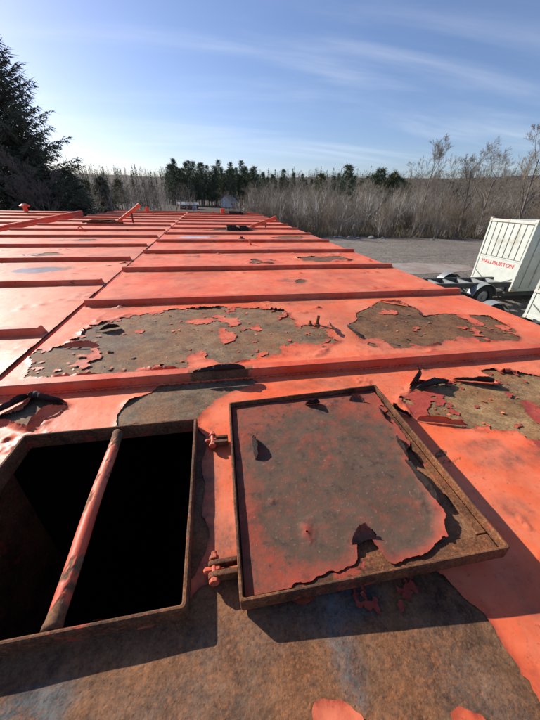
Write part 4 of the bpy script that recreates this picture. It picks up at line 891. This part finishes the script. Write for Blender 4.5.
def edge_y(x): return 31.2 + 0.2 * math.sin(x) - 0.12 * max(0, x - 14) if x > 0 else 31.2 - 0.15 * x
rs = np.random.RandomState(9)
for i in range(170):
    x = 2 + 48 * rs.rand(); d = 11 * rs.rand() ** 1.4
    plant(sh[i % 4], used, x * (1 + d / 60), edge_y(x) + d, 0.62 + 0.5 * rs.rand(), None, (0.72 + 0.5 * rs.rand()))
for i in range(150):
    a = rs.rand(); y = 37 + 70 * rs.rand() ** 1.2; xl, xr = -0.42 * y, 1.08 * y; x = xl + (xr - xl) * a
    if abs(x - 0.03 * y) < 0.085 * y and y > 60: x += 0.2 * y
    if -0.11 < x / y < 0.10 and y < 60: continue
    hs = 0.34 + 0.22 * rs.rand() + y * 0.0022
    if x < 0: hs *= 0.88
    plant(bt[i % 5], used, x, y, hs * 1.1, None, hs)
for i in range(64):
    u = rs.rand(); y = 33 + 22 * rs.rand(); x = y * (0.08 + 0.62 * u); plant(bi[i % 3], used, x, y, 0.66 + 0.34 * rs.rand())
for i in range(16):
    y = 60 + 20 * rs.rand(); x = y * (-0.2 + 0.3 * rs.rand()); plant(bt[i % 5], used, x, y, 0.42 + 0.15 * rs.rand())
# single tall trees that stand above the thicket
T = [((24.3, 34.5), 80, 9.6, 0.10, 0.50, 0.30, 'tall slender leafless tree rising alone above the thicket'), ((27.6, 32.0), 81, 9.2, 0.15, 0.68, 0.20, 'broad leafless tree with spreading limbs behind the lettered container'), ((30.5, 32.5), 82, 8.8, 0.13, 0.66, 0.20, 'leafless many-limbed tree next to the broad one above the thicket'), ((26.0, 23.5), 83, 8.8, 0.14, 0.6, 0.28, 'large leafless tree standing past the lettered container'), ((-9.2, 20.5), 84, 5.4, 0.08, 0.6, 0.2, 'tangled leafless tree in front of the towering spruce')]
RMIN = 0.0055
for (x, y), sd, H, r, sp, ub, lb in T:
    o = proto('bare_tree', lb, 'bare tree', 'single leafless trees', *bare_tree(sd, H, r * 0.9, 5, sp, ub, 5), M['bark'], M['twig_grey'] if sd != 84 else M['bark']); o.location = (x, y, tz(x, y))
for (x, y, s) in ((-13.5, 20.0, 0.85), (-7.9, 29.5, 0.62), (-10.8, 33, 0.7), (-15.5, 30, 0.85), (-12, 36, .75), (-9, 40, .6), (-17, 45, .8)): plant(bt[int(s * 50) % 5], used, x, y, s, label='leafless tree growing among the spruces')['group'] = 'leafless trees among the spruces'

# far hillside woods: nobody could count them
def far_woods(name, label, n, seed, mat, sz, rlo, rhi, dark):
    rs = np.random.RandomState(seed); V = []
    for i in range(n):
        a = R(-62 + 140 * rs.rand()); r = rlo + (rhi - rlo) * rs.rand(); x, y = r * math.sin(a), r * math.cos(a)
        if abs(x / y - 0.04) < 0.075 and r < 150: continue
        z = float(terrain(np.array([x]), np.array([y]))[0]); h = sz * (0.45 + 0.85 * rs.rand() ** 1.5); w = h * (0.16 if dark else 0.28)
        k = 34 if dark else 46
        u = rs.rand(k); ang = rs.rand(k) * 6.283; ra = (w * (1 - u) if dark else w * np.sin(np.pi * np.clip(u * 0.8 + 0.15, 0, 1))) * np.sqrt(rs.rand(k))
        c = np.c_[x + ra * np.cos(ang), y + ra * np.sin(ang), z + h * u]; L = (0.14 if dark else 0.17) * h; wd = (0.045 if dark else 0.009) * h
        d = np.c_[rs.randn(k) * .35, rs.randn(k) * .35, 0.6 + rs.rand(k) * 0.5] * (1 if not dark else -0.6); s = np.c_[np.cos(ang + 1), np.sin(ang * 3), rs.randn(k) * .2]
        V.append(np.stack([c - s * wd, c + s * wd, c + d * L], 1)); 
        V.append(np.array([[[x - .012 * h, y, z - .3], [x + .012 * h, y, z - .3], [x, y, z + h * .9]]]))
    V = np.concatenate(V).reshape(-1, 3); o = link(name, mesh_np(name, V, np.arange(len(V)).reshape(-1, 3)), mat); tag(o, label, 'woods', kind='stuff')
far_woods('far_woods', 'grey-brown leafless woods covering the hillside', 6500, 3, M['hill'], 5.2, 75, 420, False)
far_woods('far_pines', 'dark evergreens scattered along the far hillside', 700, 4, M['pine'], 6.5, 170, 420, True)

# brush and dead grass along the edge of the yard
def brush(n, seed):
    rs = np.random.RandomState(seed); V = []
    for i in range(n):
        x = -2 + 62 * rs.rand(); d = 14 * rs.rand() ** 1.2; y = edge_y(x) - 0.8 + d; x *= (1 + d / 60)
        z = tz(x, y); k = 7; c = np.c_[x + rs.randn(k) * .16, y + rs.randn(k) * .16, np.full(k, z)]; h = (0.25 + 0.7 * rs.rand(k)); d_ = np.c_[rs.randn(k) * .22, rs.randn(k) * .22, h]; s = rs.randn(k, 3) * 0.02; s[:, 2] = 0
        V.append(np.stack([c - s, c + s, c + d_], 1))
    V = np.concatenate(V).reshape(-1, 3); o = link('dead_grass', mesh_np('dead_grass', V, np.arange(len(V)).reshape(-1, 3)), M['grass']); tag(o, 'dead tan grass and weeds along the yard edge', 'grass', kind='stuff')
brush(5200, 12)

# rocks and rubble at the yard edge
rs = np.random.RandomState(21)
for i in range(22):
    bm = bmesh.new(); bmesh.ops.create_icosphere(bm, subdivisions=2, radius=1.0); q = rs.rand(3) * 9
    for v in bm.verts: v.co *= 0.72 + 0.5 * float(fbm(v.co.x * 1.2 + q[0] + 5, v.co.y * 1.2 + v.co.z + q[1] + 5, 1.0, i, 3))
    me = bpy.data.meshes.new('boulder'); bm.to_mesh(me); bm.free()
    x = 11.0 + 3.2 * rs.rand() if i < 14 else 14 + 10 * rs.rand(); y = edge_y(x) - 2.6 + 1.6 * rs.rand(); s = 0.10 + 0.22 * rs.rand() ** 2
    o = link('boulder', me, M['rock'], None, (x, y, tz(x, y) + s * 0.25), (0, 0, rs.rand() * 6)); o.scale = (s * 1.4, s, s * 0.7)
    tag(o, 'grey boulder in the rubble between the thicket and the yard', 'boulder', 'boulders at the yard edge')

# loose stones scattered over the yard
rs = np.random.RandomState(33); n = 9000
x = 3 + 45 * rs.rand(n); y = 9 + 24 * rs.rand(n); r = 0.012 + 0.06 * rs.rand(n) ** 4; k = fbm(x, y, 0.5, 3, 3) > 0.46; x, y, r = x[k], y[k], r[k]
D = np.array([(1, 0, 0), (-0.5, 0.87, 0), (-0.5, -0.87, 0), (0.1, 0.1, 0.8)]); a = rs.rand(len(x)) * 6.28; ca, sa = np.cos(a), np.sin(a)
V = np.stack([np.c_[x + r * (d[0] * ca - d[1] * sa) * 1.3, y + r * (d[0] * sa + d[1] * ca), r * d[2] + 0.004] for d in D], 1).reshape(-1, 3)
b = np.arange(len(x)) * 4; F = np.concatenate([np.stack([b + i, b + j, b + 3], 1) for i, j in ((0, 1), (1, 2), (2, 0))])
tag(link('gravel', mesh_np('gravel', V, F), M['rock']), 'loose grey stones scattered over the yard', 'gravel', kind='stuff')
